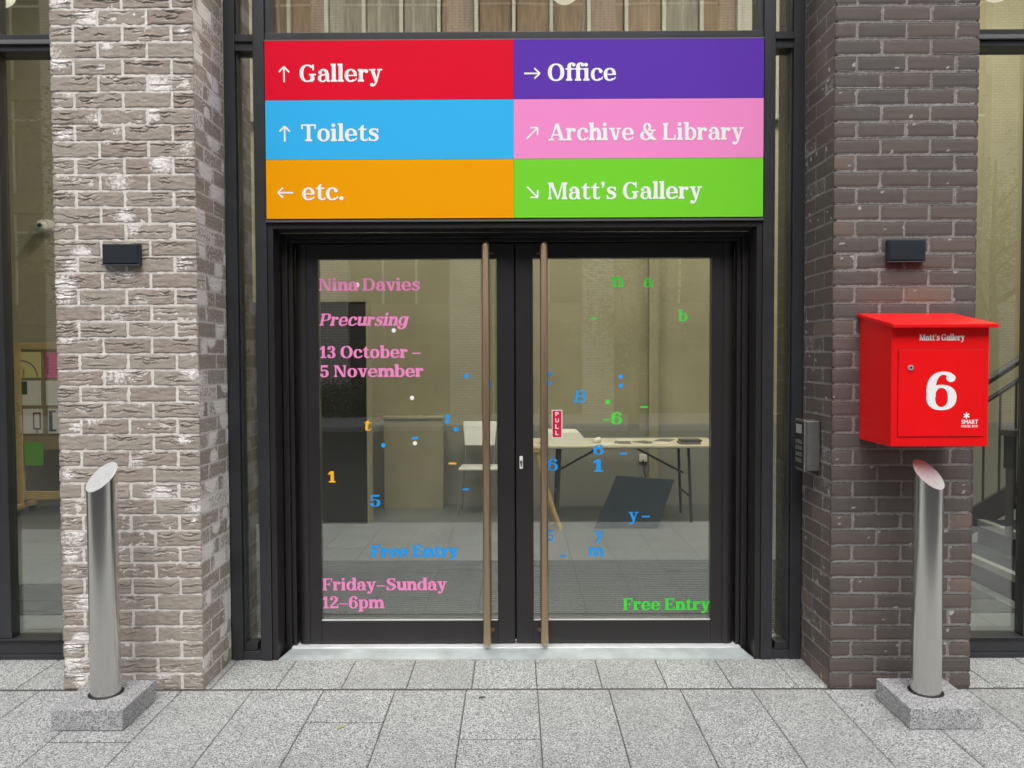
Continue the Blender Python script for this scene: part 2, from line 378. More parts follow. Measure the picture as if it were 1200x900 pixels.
    if c == 'S': return [q for q in stroke([(490, 530), (440, 640), (310, 672), (180, 630), (130, 530), (200, 430), (350, 350), (470, 260), (465, 130), (320, 28), (170, 55), (85, 180)], [50, 64, 62, 110, 148, 158, 160, 155, 140, 62, 64, 50])]+[R_(455, 480, 515, 702), R_(60, 0, 120, 225)], 595
    if c == 'T': return stem(255, 0, 700, b='lr', t='', w=140, ov=70)+[R_(30, 636, 620, 700), R_(30, 500, 92, 640), R_(558, 500, 620, 640)], 650
    if c == '&': return [arc(330, 540, 165, 168, 105, 60, -70, 250), arc(285, 185, 250, 198, 148, 66, 120, 395)]+stroke([(195, 470), (330, 320), (520, 110), (640, 20)], [120, 140, 150, 110])+stroke([(485, 190), (545, 290), (570, 400)], [62, 60, 60])+[R_(450, 375, 690, 432), R_(560, 0, 710, 60)], 735
    if c == '1': return stem(150, 0, 700, b='lr', t='', w=140, ov=80)+[[(150, 700), (160, 520), (50, 480), (40, 545)]], 400
    if c == '2': return [disc(130, 540, 82)]+stroke([(80, 540), (140, 650), (260, 680), (390, 620), (400, 500), (300, 340), (170, 200), (80, 70)], [60, 80, 66, 110, 150, 130, 90, 90])+[R_(50, 0, 500, 120), R_(440, 60, 500, 220)], 540
    if c == '3': return [disc(130, 570, 78), disc(120, 130, 80), arc(250, 530, 205, 180, 138, 60, -90, 150), arc(250, 185, 225, 198, 142, 60, -150, 90), R_(180, 345, 300, 400)], 525
    if c == '5': return [R_(95, 580, 455, 700), [(95, 700), (158, 700), (140, 340), (85, 340)], arc(255, 215, 235, 228, 145, 60, -150, 140), disc(125, 130, 82)], 535
    if c == '6': return ring(280, 225, 245, 238, 142, 60)+[arc(310, 350, 275, 360, 148, 62, 62, 200), disc(430, 590, 76)], 560
    if c == '.': return [disc(125, 72, 84)], 250
    if c == ':': return [disc(125, 72, 84), disc(125, 420, 84)], 250
    if c == "'": return [disc(115, 650, 78), [(45, 640), (190, 650), (170, 540), (90, 450), (60, 480), (110, 560)]], 225
    if c == '-': return [R_(40, 225, 320, 300)], 360
    if c == '–': return [R_(40, 225, 480, 290)], 520
    raise KeyError(c)

def tri_union(polys):
    vs, es = [], []
    for p in polys:
        o = len(vs); vs += [Vector(q) for q in p]; es += [(o+k, o+(k+1) % len(p)) for k in range(len(p))]
    r = delaunay_2d_cdt(vs, es, [], 0, 1e-4)
    V, F = r[0], r[2]
    def inside(x, y, p):
        c = False
        for k in range(len(p)):
            (xa, ya), (xb, yb) = p[k-1], p[k]
            if (ya > y) != (yb > y) and x < (xb-xa)*(y-ya)/(yb-ya)+xa: c = not c
        return c
    keep = []
    for f in F:
        x = sum(V[i].x for i in f)/len(f); y = sum(V[i].y for i in f)/len(f)
        if any(inside(x, y, p) for p in polys): keep.append(f)
    return [(q.x, q.y) for q in V], keep
_gc = {}
def write(name, text, x0, z0, x1, cap, y, m, parent, slant=0., height=700., bold=0.):
    """one run of lettering on a plane facing the street: x0..x1 wide, baseline z0, capital height cap"""
    V, F = [], []
    xo = 0.; glyphs = []
    for c in text:
        if c not in _gc:
            g, wd = G(c); _gc[c] = (tri_union(g) if g else ([], []), wd)
        (gv, gf), wd = _gc[c]
        o = len(V); V += [(px+xo, py) for px, py in gv]; F += [tuple(i+o for i in f) for f in gf]; xo += wd
    V = [(px+slant*py, py) for px, py in V]
    mn = min(p[0] for p in V); mx = max(p[0] for p in V); s = (x1-x0)/(mx-mn); k = cap/height
    mb = MB(); mb.add([(x0+(px-mn)*s, y, z0+py*k) for px, py in V], F)
    if bold: mb.add([(x0+(px-mn)*s+bold, y-.0002, z0+py*k+bold*.3) for px, py in V], F)
    o = mb.build(name, m, parent)
    fix_normals(o, (0, -1, 0)); return o
def fix_normals(o, d):
    me = o.data; d = Vector(d)
    bm = bmesh.new(); bm.from_mesh(me)
    for f in bm.faces:
        f.normal_update()
        if f.normal.dot(d) < 0: f.normal_flip()
    bm.to_mesh(me); bm.free()
def shape(name, polys, x, z, s, y, m, parent):
    V, F = tri_union(polys); mb = MB(); mb.add([(x+px*s, y, z+py*s) for px, py in V], F)
    o = mb.build(name, m, parent); fix_normals(o, (0, -1, 0)); return o
def sans(name, text, x0, z0, x1, h, y, m, parent):
    cu = bpy.data.curves.new(name, 'FONT'); cu.body = text; cu.size = 1; cu.offset = .02
    tmp = bpy.data.objects.new(name+'_text', cu); C.objects.link(tmp); bpy.context.view_layer.update()
    me = bpy.data.meshes.new_from_object(tmp.evaluated_get(bpy.context.evaluated_depsgraph_get()))
    vs = [tuple(v.co) for v in me.vertices]; fs = [tuple(p.vertices) for p in me.polygons]
    bpy.data.objects.remove(tmp); bpy.data.curves.remove(cu); bpy.data.meshes.remove(me)
    xa, xb = min(v[0] for v in vs), max(v[0] for v in vs); za, zb = min(v[1] for v in vs), max(v[1] for v in vs)
    mb = MB(); mb.add([(x0+(v[0]-xa)/(xb-xa)*(x1-x0), y, z0+(v[1]-za)/(zb-za)*h) for v in vs], fs)
    o = mb.build(name, m, parent); fix_normals(o, (0, -1, 0)); return o

# ------------------------------------------------------------------ ground, paving
def structure(o): o['kind'] = 'structure'; return o
structure(MB().add([(-300, -300, -.15), (300, -300, -.15), (300, 300, -.15), (-300, 300, -.15)], [(0, 1, 2, 3)]).build('ground', mat('ground_earth', (.3, .3, .29), .95)))

def paving():
    mb = MB(); tint = []; r = random.Random(11)
    def slab(x0, x1, y0, y1, dz=0):
        g = .0022; z = dz; b = .003
        x0 += g; x1 -= g; y0 += .0055; y1 -= .0055
        v = [(x0, y0, z-.02), (x1, y0, z-.02), (x1, y1, z-.02), (x0, y1, z-.02),
             (x0, y0, z-b), (x1, y0, z-b), (x1, y1, z-b), (x0, y1, z-b),
             (x0+b, y0+b, z), (x1-b, y0+b, z), (x1-b, y1-b, z), (x0+b, y1-b, z)]
        f = [(8, 9, 10, 11)]
        for k in range(4):
            f += [(k, (k+1) % 4, 4+(k+1) % 4, 4+k), (4+k, 4+(k+1) % 4, 8+(k+1) % 4, 8+k)]
        mb.add(v, f); tint.extend([r.random()**2]*len(v))
    x = .098-.307*43
    while x < 13.2:                                  # alcove strip between the pillar fronts and the glazing line
        slab(x, x+.307, .008, .40, r.uniform(-.0008, .0008)); x += .307
    x = .100-.333*39; col = -39
    while x < 13.0:
        y = -PAVE[col] if col in PAVE else -r.uniform(.2, .8)
        y1 = -.008
        while y1 > -2.4:
            y = max(y, -2.52)
            if y-(-2.52) < .2: y = -2.52
            slab(x, x+.333, y, y1, r.uniform(-.0012, .0012)); y1 = y; y -= r.choice((.6, .75, .9))
        x += .333; col += 1
    o = mb.build('paving', [GRANITE])
    a = o.data.attributes.new('tint', 'FLOAT', 'POINT'); a.data.foreach_set('value', tint)
    structure(o)
    structure(MB().box(-13.0, 13.0, -2.52, .36, -.10, -.0045).build('paving_bed', JOINT))
    structure(MB().box(-60, 60, -2.68, -2.5225, -.14, -.002).build('kerb', GRANITE_BLOCK, None, .006))
    structure(MB().add([(-60, -13.2, -.108), (60, -13.2, -.108), (60, -2.66, -.108), (-60, -2.66, -.108)], [(0, 1, 2, 3)]).build('road', ASPHALT))
    structure(MB().box(-60, 60, -13.35, -13.2, -.14, -.002).build('kerb', GRANITE_BLOCK, None, .006))
    structure(MB().box(-60, 60, -17.25, -13.352, -.14, -.004).build('pavement', GRANITE))
# length of the first slab in front of the pillars, by column (column 0 starts at the joint left of centre)
PAVE = {-8: 1.1, -7: .95, -6: .5, -5: .9, -4: 1.2, -3: .331, -2: 1.0, -1: .483, 0: 1.1, 1: .9, 2: 1.05, 3: .95, 4: 1.1, 5: .8, 6: 1.0}
paving()

# ------------------------------------------------------------------ brick pillars, every brick real and uneven
def vnoise(x, y, seed, octs=3):
    out = np.zeros(np.broadcast(x, y).shape); amp, tot = 1., 0.
    for o in range(octs):
        rs = np.random.RandomState(seed*17+o); T = rs.rand(64, 64)
        xi, yi = np.floor(x).astype(int), np.floor(y).astype(int); fx, fy = x-xi, y-yi
        fx = fx*fx*(3-2*fx); fy = fy*fy*(3-2*fy)
        g = lambda a, b: T[(xi+a) % 64, (yi+b) % 64]
        out = out+amp*((g(0, 0)*(1-fx)+g(1, 0)*fx)*(1-fy)+(g(0, 1)*(1-fx)+g(1, 1)*fx)*fy)
        tot += amp; amp *= .55; x = x*2.03+7.1; y = y*2.03+3.7
    return out/tot

def pillar(name, label, xin, xout, side, pale, seed, bm_, mm_):
    """xin: inner corner (reveal towards the door), side: +1 if the reveal faces +X"""
    rs = np.random.RandomState(seed)
    V, F, MI, TINT, EFF_AND_LIGHT, MOSS = [], [], [], [], [], []
    nv = [0]
    W = abs(xout-xin)
    def emit(P, faces, mi, tint, eff_and_light, moss):
        V.append(P); F.append(faces+nv[0]); MI.append(np.full(len(faces), mi)); nv[0] += len(P)
        TINT.append(tint); EFF_AND_LIGHT.append(eff_and_light); MOSS.append(moss)
    def to3(face, u, z, d):
        # u measured from the inner corner
        if face == 0: return np.stack([xin-side*u, -d, z], -1)      # front, d outwards = -Y
        if face == 1: return np.stack([xin+side*d, u, z], -1)       # reveal
        return np.stack([xout-side*d, u, z], -1)                    # outer side
    def brick(face, u0, u1, z0, z1, corner0, corner1, fine):
        L, H = u1-u0, z1-z0
        nu = max(6, int(L/.0035)) if fine else max(5, int(L/.012)); nz = 24 if fine else 9
        s = np.linspace(0, 1, nu)[:, None]*np.ones((1, nz)); q = np.linspace(0, 1, nz)[None, :]*np.ones((nu, 1))
        s = np.where(s < .5, .5*(2*s)**1.15, 1-.5*(2-2*s)**1.15); q = np.where(q < .5, .5*(2*q)**1.15, 1-.5*(2-2*q)**1.15)
        sd_ = rs.randint(1, 9999)
        sm, qm = s*L*1000, q*H*1000
        edge = np.minimum(np.minimum(qm, H*1000-qm), np.minimum(sm if not corner0 else 999, (L*1000-sm) if not corner1 else 999))
        d = -(.0035 if pale else .0042)*np.exp(-edge/(1.7 if pale else 2.4))
        u = u0+s*L; z = z0+q*H
        if pale:
            u = u+(vnoise(qm/14, sm/30, sd_+3)-.5)*.006*np.exp(-np.minimum(sm, L*1000-sm)/9)*(0 if corner0 or corner1 else 1)
            z = z+(vnoise(sm/22, qm/30, sd_+5)-.5)*.0065*np.exp(-np.minimum(qm, H*1000-qm)/9)
            d = d+(vnoise(sm/30, qm/12, sd_, 4)-.5)*.006
            if rs.rand() < .86 and fine:                     # folded clay creases of a hand-thrown brick
                for k in range(rs.randint(2, 7)):
                    s0 = rs.uniform(.15, .85)*L*1000; Lh = rs.uniform(18, 60); t0 = rs.uniform(.25, .9)*H*1000
                    A = rs.uniform(-4, 12); wig = (vnoise(sm/11, sm*0+k*3.3, sd_+k, 3)-.5)*rs.uniform(8, 20)
                    tc = t0+A*((sm-s0)/Lh)**2+wig
                    fade = np.clip(1.15-np.abs((sm-s0)/Lh), 0, 1)**.5
                    wv = rs.uniform(1.2, 2.6)
                    d = d-fade*rs.uniform(.005, .014)*np.exp(-((qm-tc)/wv)**2)+fade*.0025*np.exp(-((qm-tc-5)/4.)**2)
            eff_and_light = np.zeros_like(s)
            if rs.rand() < .38:
                cx, cz = rs.choice((rs.uniform(0, .25), rs.uniform(.7, 1), rs.uniform(.3, .7)))*L*1000, rs.uniform(.2, 1.)*H*1000
                rr = rs.uniform(30, 95)
                eff_and_light = np.clip(1.3-np.hypot((sm-cx)/rr, (qm-cz)/(rr*.75)), 0, 1)**.7*rs.uniform(.5, .9)
                eff_and_light = eff_and_light*(.55+.9*vnoise(sm/16, qm/9, sd_+21, 4))
            eff_and_light = eff_and_light+.22*np.exp(-edge/4.)+((.30+.35*rs.rand()**1.5) if face == 1 else 0.)  # reveal term whitens the side face as light, on top of real efflorescence
        else:
            u = u+(vnoise(qm/20, sm/40, sd_+3)-.5)*.003*(0 if corner0 or corner1 else 1)
            z = z+(vnoise(sm/40, qm/50, sd_+5)-.5)*.004
            d = d+(vnoise(sm/40, qm/20, sd_, 4)-.5)*.0035
            eff_and_light = (.25 if face == 1 else .62)*np.exp(-edge/3.)+((.16+.14*rs.rand()) if face == 1 else 0.)+(.45*rs.rand()*vnoise(sm/40, qm/25, sd_+9, 3) if rs.rand() < .35 else 0.)  # white edges mimic arrises catching light; reveal term whitens the side as light
            for k in range(rs.poisson(.55)):
                cx, cz, rr = rs.uniform(0, 1)*L*1000, rs.uniform(0, 1)*H*1000, rs.uniform(3, 9)
                eff_and_light = eff_and_light+1.0*(np.hypot(sm-cx, qm-cz) < rr)
        if face == 1: d = d*.25+.0006
        d = d+rs.uniform(-.0015, .0015)*(.4 if face == 1 else 1)
        moss = np.clip(.85-z/.22, 0, 1)*np.clip((u-.10)/.15, 0, 1)*(vnoise(u*40, z*40, 5)) if (pale and face == 1) else np.zeros_like(s)
        P = to3(face, u, z, d).reshape(-1, 3)
        idx = np.arange(nu*nz).reshape(nu, nz)
        f = np.stack([idx[:-1, :-1], idx[1:, :-1], idx[1:, 1:], idx[:-1, 1:]], -1).reshape(-1, 4)
        border = np.concatenate([idx[:, 0], idx[-1, 1:], idx[-2::-1, -1], idx[0, -2:0:-1]])
        bu, bz = u.reshape(-1)[border], z.reshape(-1)[border]
        S = to3(face, bu+np.sign((u0+u1)/2-bu)*.004, bz, np.full(len(border), -.018))
        n = len(border); k = np.arange(n)
        sk = np.stack([border[k], border[(k+1) % n], nu*nz+(k+1) % n, nu*nz+k], -1)
        P = np.concatenate([P, S]); f = np.concatenate([f, sk])
        if face == 0: flip = side > 0
        elif face == 1: flip = side > 0
        else: flip = side < 0
        tint = np.full(len(P), rs.rand()**1.4 if pale else (rs.uniform(1.2, 1.7) if rs.rand() < .06 else rs.rand()**1.6))
        emit(P, f[:, ::-1] if flip else f, 0, tint, np.concatenate([eff_and_light.reshape(-1), np.zeros(n)]), np.concatenate([moss.reshape(-1), np.zeros(n)]))
    jt = .012 if pale else .0085
    NC = 62
    for c in range(NC):
        z0 = c*.075+(.0035 if pale else .0008); z1 = c*.075+(.0705 if pale else .0674); fine = pale and c < 45
        even = c % 2 == (1 if pale else 1)
        # front: W = 0.657
        if even: cuts = [0, .2155, .4405, W]
        else: cuts = [0, .1025, .3275, .5525, W]
        cuts = [k if i == 0 or i == len(cuts)-1 else k for i, k in enumerate(cuts)]
        for i in range(len(cuts)-1):
            a = cuts[i]+(0 if i == 0 else jt/2); b = cuts[i+1]-(0 if i == len(cuts)-2 else jt/2)
            brick(0, a, b, z0, z1, i == 0, i == len(cuts)-2, fine)
        rv = [0, .1025, .3275, .36] if even else [0, .2155, .36]
        for i in range(len(rv)-1):
            a = rv[i]+(0 if i == 0 else jt/2); b = rv[i+1]-(0 if i == len(rv)-2 else jt/2)
            if b-a < .02: continue
            brick(1, a, b, z0, z1, i == 0, False, fine)
            brick(2, a, b, z0, z1, i == 0, False, False)
    # mortar sheets
    for face, L in ((0, W), (1, .36), (2, .36)):
        a0, a1 = (.004, L-.004)
        nu, nz = max(8, int(L/.009)), int(NC*.075/.009)
        s = np.linspace(a0, a1, nu)[:, None]*np.ones((1, nz)); z = np.linspace(0, NC*.075, nz)[None, :]*np.ones((nu, 1))
        if pale and face == 1: d = -.0012+(vnoise(s*60, z*60, seed+face, 4)-.5)*.0016
        elif pale: d = -.0030+(vnoise(s*60, z*60, seed+face, 4)-.5)*.007
        elif face == 1: d = -.0016+(vnoise(s*60, z*60, seed+face, 4)-.5)*.001
        else: d = -.0055+(vnoise(s*60, z*60, seed+face, 4)-.5)*.003
        P = to3(face, s, z, d).reshape(-1, 3); idx = np.arange(nu*nz).reshape(nu, nz)
        f = np.stack([idx[:-1, :-1], idx[1:, :-1], idx[1:, 1:], idx[:-1, 1:]], -1).reshape(-1, 4)
        flip = (side > 0) if face < 2 else (side < 0)
        zz = np.zeros(nu*nz); emit(P, f[:, ::-1] if flip else f, 1, zz, zz, zz)
    # core
    xa, xb = sorted((xin-side*.012, xout+side*.012))
    v = np.array([(x, y, z) for z in (-.02, NC*.075) for y in (.012, .62) for x in (xa, xb)], float)
    f = np.array([(0, 2, 3, 1), (4, 5, 7, 6), (0, 1, 5, 4), (2, 6, 7, 3), (0, 4, 6, 2), (1, 3, 7, 5)])
    emit(v, f, 1, np.zeros(8), np.zeros(8), np.zeros(8))
    V = np.concatenate(V); F = np.concatenate(F); MI = np.concatenate(MI)
    me = bpy.data.meshes.new(name); me.vertices.add(len(V)); me.vertices.foreach_set('co', V.astype(np.float32).ravel())
    me.loops.add(len(F)*4); me.loops.foreach_set('vertex_index', F.astype(np.int32).ravel())
    me.polygons.add(len(F)); me.polygons.foreach_set('loop_start', np.arange(0, len(F)*4, 4, dtype=np.int32)); me.polygons.foreach_set('loop_total', np.full(len(F), 4, dtype=np.int32))
    me.polygons.foreach_set('material_index', MI.astype(np.int32))
    me.polygons.foreach_set('use_smooth', np.ones(len(F), dtype=bool))
    for nm, arr in (('tint', TINT), ('eff_and_light', EFF_AND_LIGHT), ('moss', MOSS)):
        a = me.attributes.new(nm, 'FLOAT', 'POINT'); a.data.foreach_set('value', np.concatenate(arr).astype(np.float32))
    me.materials.append(bm_); me.materials.append(mm_); me.update(calc_edges=True); me.validate()
    o = bpy.data.objects.new(name, me); C.objects.link(o)
    return tag(o, label, 'brick pillar')
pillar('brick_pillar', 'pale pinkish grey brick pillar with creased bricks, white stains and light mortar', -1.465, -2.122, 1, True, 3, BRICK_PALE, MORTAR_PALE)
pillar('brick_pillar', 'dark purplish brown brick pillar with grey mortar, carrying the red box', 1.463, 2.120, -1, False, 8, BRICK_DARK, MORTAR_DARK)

# ------------------------------------------------------------------ building shell above and beside
up_ = MB().box(-9, 9, .02, .62, 4.652, 8.0).box(-9, -5.3, .02, .62, -.02, 4.65).box(5.3, 9, .02, .62, -.02, 4.65)
bld = thing('gallery_building', 'brick building shell above and beside the glazed entrance', 'building', (0, .3, 0))
up_.build('facade_wall', BRICK_WALL, bld)
MB().box(-9, 9, .62, 5.0, 7.6, 8.0).build('roof', ROOFING, bld)
rw = MB().box(-9, 9, 4.62, 4.9, -.02, 7.598)
rw.build('rear_wall', OLIVE, bld)
for a, b in ((-9, -6.2), (6.2, 9)): MB().box(a, b, .622, 4.618, -.02, 7.598).build('end_wall', OLIVE, bld)
structure(MB().box(-6.19, 6.19, .60, 4.615, -.05, .004).build('floor', INFLOOR))
structure(MB().box(-6.19, 6.19, .63, 4.61, 6.2, 6.3).build('ceiling', CEIL))

# ------------------------------------------------------------------ glazed entrance screen
scr = thing('entrance_screen', 'dark metal entrance screen with narrow side lights around the double doors', 'shopfront', (0, .4, 0))
for s in (-1, 1):
    X = lambda a, b: tuple(sorted((s*a, s*b)))
    m = MB().box(*X(1.403, 1.459), .352, .47, 0, 4.6).box(*X(1.395, 1.402), .372, .44, .03, 4.6)
    m.build('mullion', FRAME, scr, .002)
    m = MB().box(*X(1.252, 1.310), .346, .48, 0, 4.6).box(*X(1.311, 1.318), .372, .44, .03, 4.6)
    m.build('mullion', FRAME, scr, .003)
    MB().box(*X(1.222, 1.2505), .352, .4785, 0, 2.236).build('door_jamb', FRAME_DOOR, scr, .003)
    MB().box(*X(1.3105, 1.4025), .356, .46, 3.098, 3.138).box(*X(1.3105, 1.4025), .356, .46, 3.142, 3.178).box(*X(1.3105, 1.4025), .344, .455, 3.1385, 3.1415).build('transom', FRAME, scr)
    MB().box(*X(1.3105, 1.4025), .356, .46, .002, .045).box(*X(1.333, 1.3945), .37, .45, .0455, .085).build('bottom_rail', FRAME, scr, .002)
    MB().box(*X(1.402, 1.458), .4705, .575, .01, 4.6).build('inner_lining', FRAME, scr)
    MB().box(*X(1.318, 1.395), .402, .408, .085, 3.098).build('side_light', GLASS, scr)
    MB().box(*X(1.318, 1.395), .402, .408, 3.178, 4.6).build('side_light', GLASS, scr)
    MB().box(*X(1.223, 1.2515), .362, .46, 3.184, 4.6).build('window_stile', FRAME, scr, .002)
    MB().box(*X(1.190, 1.2195), .482, .60, 0, 2.205).build('door_jamb', FRAME_DOOR, scr, .003)
    MB().box(*X(1.168, 1.1885), .505, .60, 0, 2.176).build('door_jamb', FRAME_DOOR, scr, .002)
MB().box(-1.2215, 1.2215, .352, .4785, 2.176+.03, 2.236).build('door_head', FRAME_DOOR, scr, .003)
MB().box(-1.2505, 1.2505, .336, .4785, 2.2365, 2.2495).build('drip_ledge', EDGE, scr, .002)
MB().box(-1.1895, 1.1895, .482, .60, 2.178, 2.2055).box(-1.1675, 1.1675, .505, .60, 2.158, 2.1775).build('door_head', FRAME_DOOR, scr, .002)
MB().box(-1.2505, 1.2505, .3485, .47, 2.2505, 3.136).build('sign_backing', FRAME, scr)
MB().box(-1.2505, 1.2505, .352, .47, 3.1415, 3.1835).build('transom', FRAME, scr, .002)
MB().box(-1.2505, 1.2505, .334, .465, 3.1365, 3.141).build('ledge', EDGE, scr)
MB().box(-1.2225, 1.2225, .402, .410, 3.184, 4.6).build('upper_window', GLASS, scr)
MB().box(-1.459, 1.459, .352, .47, 4.601, 4.65).build('top_rail', FRAME, scr)
MB().hexa([(-1.221, .354, -.01), (1.221, .354, -.01), (1.19, .47, -.01), (-1.19, .47, -.01)],
          [(-1.221, .354, .004), (1.221, .354, .004), (1.19, .468, .016), (-1.19, .468, .016)]).build('sill', SILL, scr)
MB().box(-1.1875, 1.1875, .4705, .60, -.01, .021).build('threshold', ALU, scr, .002)

bk = MB()
for s in (-1, 1):
    a, b = sorted((s*1.155, s*1.30)); bk.box(a, b, .602, .615, 0, 2.27)
bk.box(-1.154, 1.154, .602, .615, 2.14, 2.27)
bk.build('lining_backing', FRAME, scr)

# ------------------------------------------------------------------ doors
YG = .532                                                       # outer glass face
def door(label, s, letters):
    d = thing('glass_door', label, 'door', (s*1.1, .53, .02), None)
    X = lambda a, b: tuple(sorted((s*a, s*b)))
    MB().tube([(s*1.1225, .556, .024), (s*1.1225, .556, 2.152)], .041, 24).build('pivot_stile', FRAME_DOOR, d, smooth=True)
    MB().box(*X(1.0385, 1.10), .517, .572, .027, 2.152).build('stile', FRAME_DOOR, d, .0025)
    MB().box(*X(.004, .0955), .517, .572, .027, 2.152).build('stile', FRAME_DOOR, d, .0025)
    MB().box(*X(.0957, 1.0383), .5175, .5715, .027, .148).build('bottom_rail', FRAME_DOOR, d, .0025)
    MB().box(*X(.0957, 1.0383), .5175, .5715, 2.0745, 2.1515).build('top_rail', FRAME_DOOR, d, .0025)
    MB().box(*X(.0957, 1.0383), .522, .530, .1485, .1525).build('glazing_bead', ALU, d)
    g = MB().box(*X(.096, 1.038), YG, YG+.006, .149, 2.074).build('glass', GLASS, d)
    h = MB().tube([(s*.151, .447, .040), (s*.151, .447, .046), (s*.151, .447, .060), (s*.151, .447, 2.13), (s*.151, .447, 2.144), (s*.151, .447, 2.150)], [.011, .017, .0205, .0205, .017, .011], 20).build('pull_handle', BRONZE, d, smooth=True)
    MB().tube([(s*.151, .466, .10), (s*.120, .520, .10)], .010, 10).tube([(s*.151, .466, 2.10), (s*.120, .520, 2.10)], .010, 10).build('handle_mount', BRONZE, h, smooth=True)
    if s > 0: MB().box(-.02, .02, .5735, .581, .027, 2.151).build('meeting_strip', GASKET, d)
    letters(d, g)
    return d
YL = YG-.0012
def frag(g, text, x, z, w_, cap, m, sl=0.): write('lettering', text, x, z, x+w_, cap, YL, m, g, sl)
def dots(g, items, m):
    for x, z, wd, ht in items:
        n = 14
        V = [(x+wd/2*math.cos(2*math.pi*k/n), YL, z+ht/2*math.sin(2*math.pi*k/n)) for k in range(n)]
        o = MB().add(V, [tuple(range(n))]).build('dot', m, g); fix_normals(o, (0, -1, 0))
def dash(g, items, m):
    for x, z, wd, ht in items:
        o = MB().add([(x, YL, z), (x+wd, YL, z), (x+wd, YL, z+ht), (x, YL, z+ht)], [(0, 1, 2, 3)]).build('dash', m, g); fix_normals(o, (0, -1, 0))
def left_text(d, g):
    K = 1.004
    write('lettering', 'Nina Davies', -1.036, 1.909, -.503, .0645, YL, V_PINK, g, bold=.0016)
    write('lettering', 'Precursing', -1.038, 1.724, -.560, .0645, YL, V_PINK, g, .22, bold=.0016)
    write('lettering', '13 October –', -1.035, 1.553, -.502, .063, YL, V_PINK, g, bold=.0016)
    write('lettering', '5 November', -1.036, 1.452, -.488, .063, YL, V_PINK, g, bold=.0016)
    write('lettering', 'Friday–Sunday', -1.036, .309, -.370, .0645, YL, V_PINK, g, bold=.0016)
    write('lettering', '12–6pm', -1.036, .212, -.706, .0645, YL, V_PINK, g, bold=.0016)
    write('lettering', 'Free Entry', -.776, .488, -.308, .063, YL, V_BLUE, g, bold=.005)
    frag(g, 't', -.803, 1.167, .037, .060, V_YELLOW, .15)
    frag(g, '1', -1.000, .890, .042, .060, V_YELLOW)
    frag(g, '5', -.776, .761, .055, .062, V_BLUE)
    dash(g, [(-.356, .985, .042, .009)], V_YELLOW)
    dash(g, [(-.552, 1.120, .036, .012), (-.282, .846, .034, .010)], V_BLUE)
    dots(g, [(-.258, 1.456, .026, .026), (-.360, 1.240, .024, .026), (-.362, 1.214, .024, .024), (-.315, 1.172, .026, .026), (-.703, 1.088, .024, .024), (-.136, 1.41, .014, .05)], V_BLUE)
    dots(g, [(-.832, 1.940, .020, .026), (-.642, 1.698, .023, .023), (-.548, 1.340, .023, .023), (-.534, 1.098, .023, .023)], WHITE_V)
def right_text(d, g):
    write('lettering', 'Free Entry', .573, .199, 1.038, .063, YL, V_GREEN, g, bold=.002)
    frag(g, 'n', .511, 1.925, .064, .068, V_GREEN); frag(g, 'a', .681, 1.922, .050, .062, V_GREEN)
    frag(g, 'b', .864, 1.742, .050, .058, V_GREEN); frag(g, '-6', .466, 1.196, .102, .064, V_GREEN)
    frag(g, 'B', .310, 1.313, .064, .064, V_BLUE, .1); frag(g, '6', .171, .949, .055, .064, V_BLUE)
    frag(g, '6', .415, 1.036, .055, .050, V_BLUE); frag(g, '1', .413, .943, .054, .066, V_BLUE)
    frag(g, 'y', .602, .680, .054, .064, V_BLUE); frag(g, 'y', .420, .580, .054, .062, V_BLUE)
    frag(g, 'm', .388, .490, .084, .064, V_BLUE); frag(g, '5', .172, .570, .030, .060, V_BLUE)
    frag(g, ':', .168, 1.405, .024, .10, V_BLUE); frag(g, ':', .548, 1.390, .024, .10, V_BLUE)
    dash(g, [(.673, .698, .042, .008), (.556, 1.034, .036, .010), (.238, .487, .030, .010)], V_BLUE)
    dash(g, [(.400, 1.752, .034, .009), (.664, 1.283, .044, .009)], V_GREEN)
    dots(g, [(.492, 1.315, .026, .026)], V_GREEN)
    pl = MB().box(.194, .250, YG-.002, YG-.0008, 1.124, 1.273).build('pull_label', WHITE_V, g)
    st = MB().box(.198, .246, YG-.003, YG-.002, 1.128, 1.269).build('pull_label_face', PULL_RED, g)
    for i, c in enumerate('PULL'): sans('pull_letter', c, .213, 1.2405-i*.0335, .231, .022, YG-.0034, WHITE_V, g)
    k = MB().box(.022, .040, .512, .5165, .962, 1.030).build('lock_plate', WHITE_P, d, .002)
    MB().tube([(.031, .5125, 1.000), (.031, .505, 1.000)], .0065, 12).box(.028, .034, .508, .5118, .975, .994).build('lock_cylinder', LEGM, k)
door('left leaf of the dark framed glass doors with pink dates and name lettering', -1, left_text)
door('right leaf of the dark framed glass doors with small red PULL sticker', 1, right_text)

# ------------------------------------------------------------------ the six-colour wayfinding sign
sg = thing('wayfinding_sign', 'large six colour direction sign with white words and arrows above the doors', 'sign', (0, .34, 2.25))
zr = [3.135, 2.841, 2.546, 2.252]
def arrow(rot):
    p = [[(-5, -240), (5, 240)]]
    a = rad(rot)
    seg = [stroke([(0, -250), (0, 235)], [52, 52], 1), stroke([(-165, 75), (0, 250)], [52, 52], 1), stroke([(165, 75), (0, 250)], [52, 52], 1)]
    return [[(x*math.cos(a)-y*math.sin(a), x*math.sin(a)+y*math.cos(a)) for x, y in q] for g in seg for q in g]
panels = [(0, 0, S_RED, 'Gallery', -1.070, .413, 0), (1, 0, S_BLUE, 'Toilets', -1.065, .387, 0), (2, 0, S_ORANGE, 'etc.', -1.064, .207, 90),
          (0, 1, S_PURPLE, 'Office', .169, .339, -90), (1, 1, S_PINK, 'Archive & Library', .171, .976, -45), (2, 1, S_GREEN, "Matt's Gallery", .168, .771, -135)]
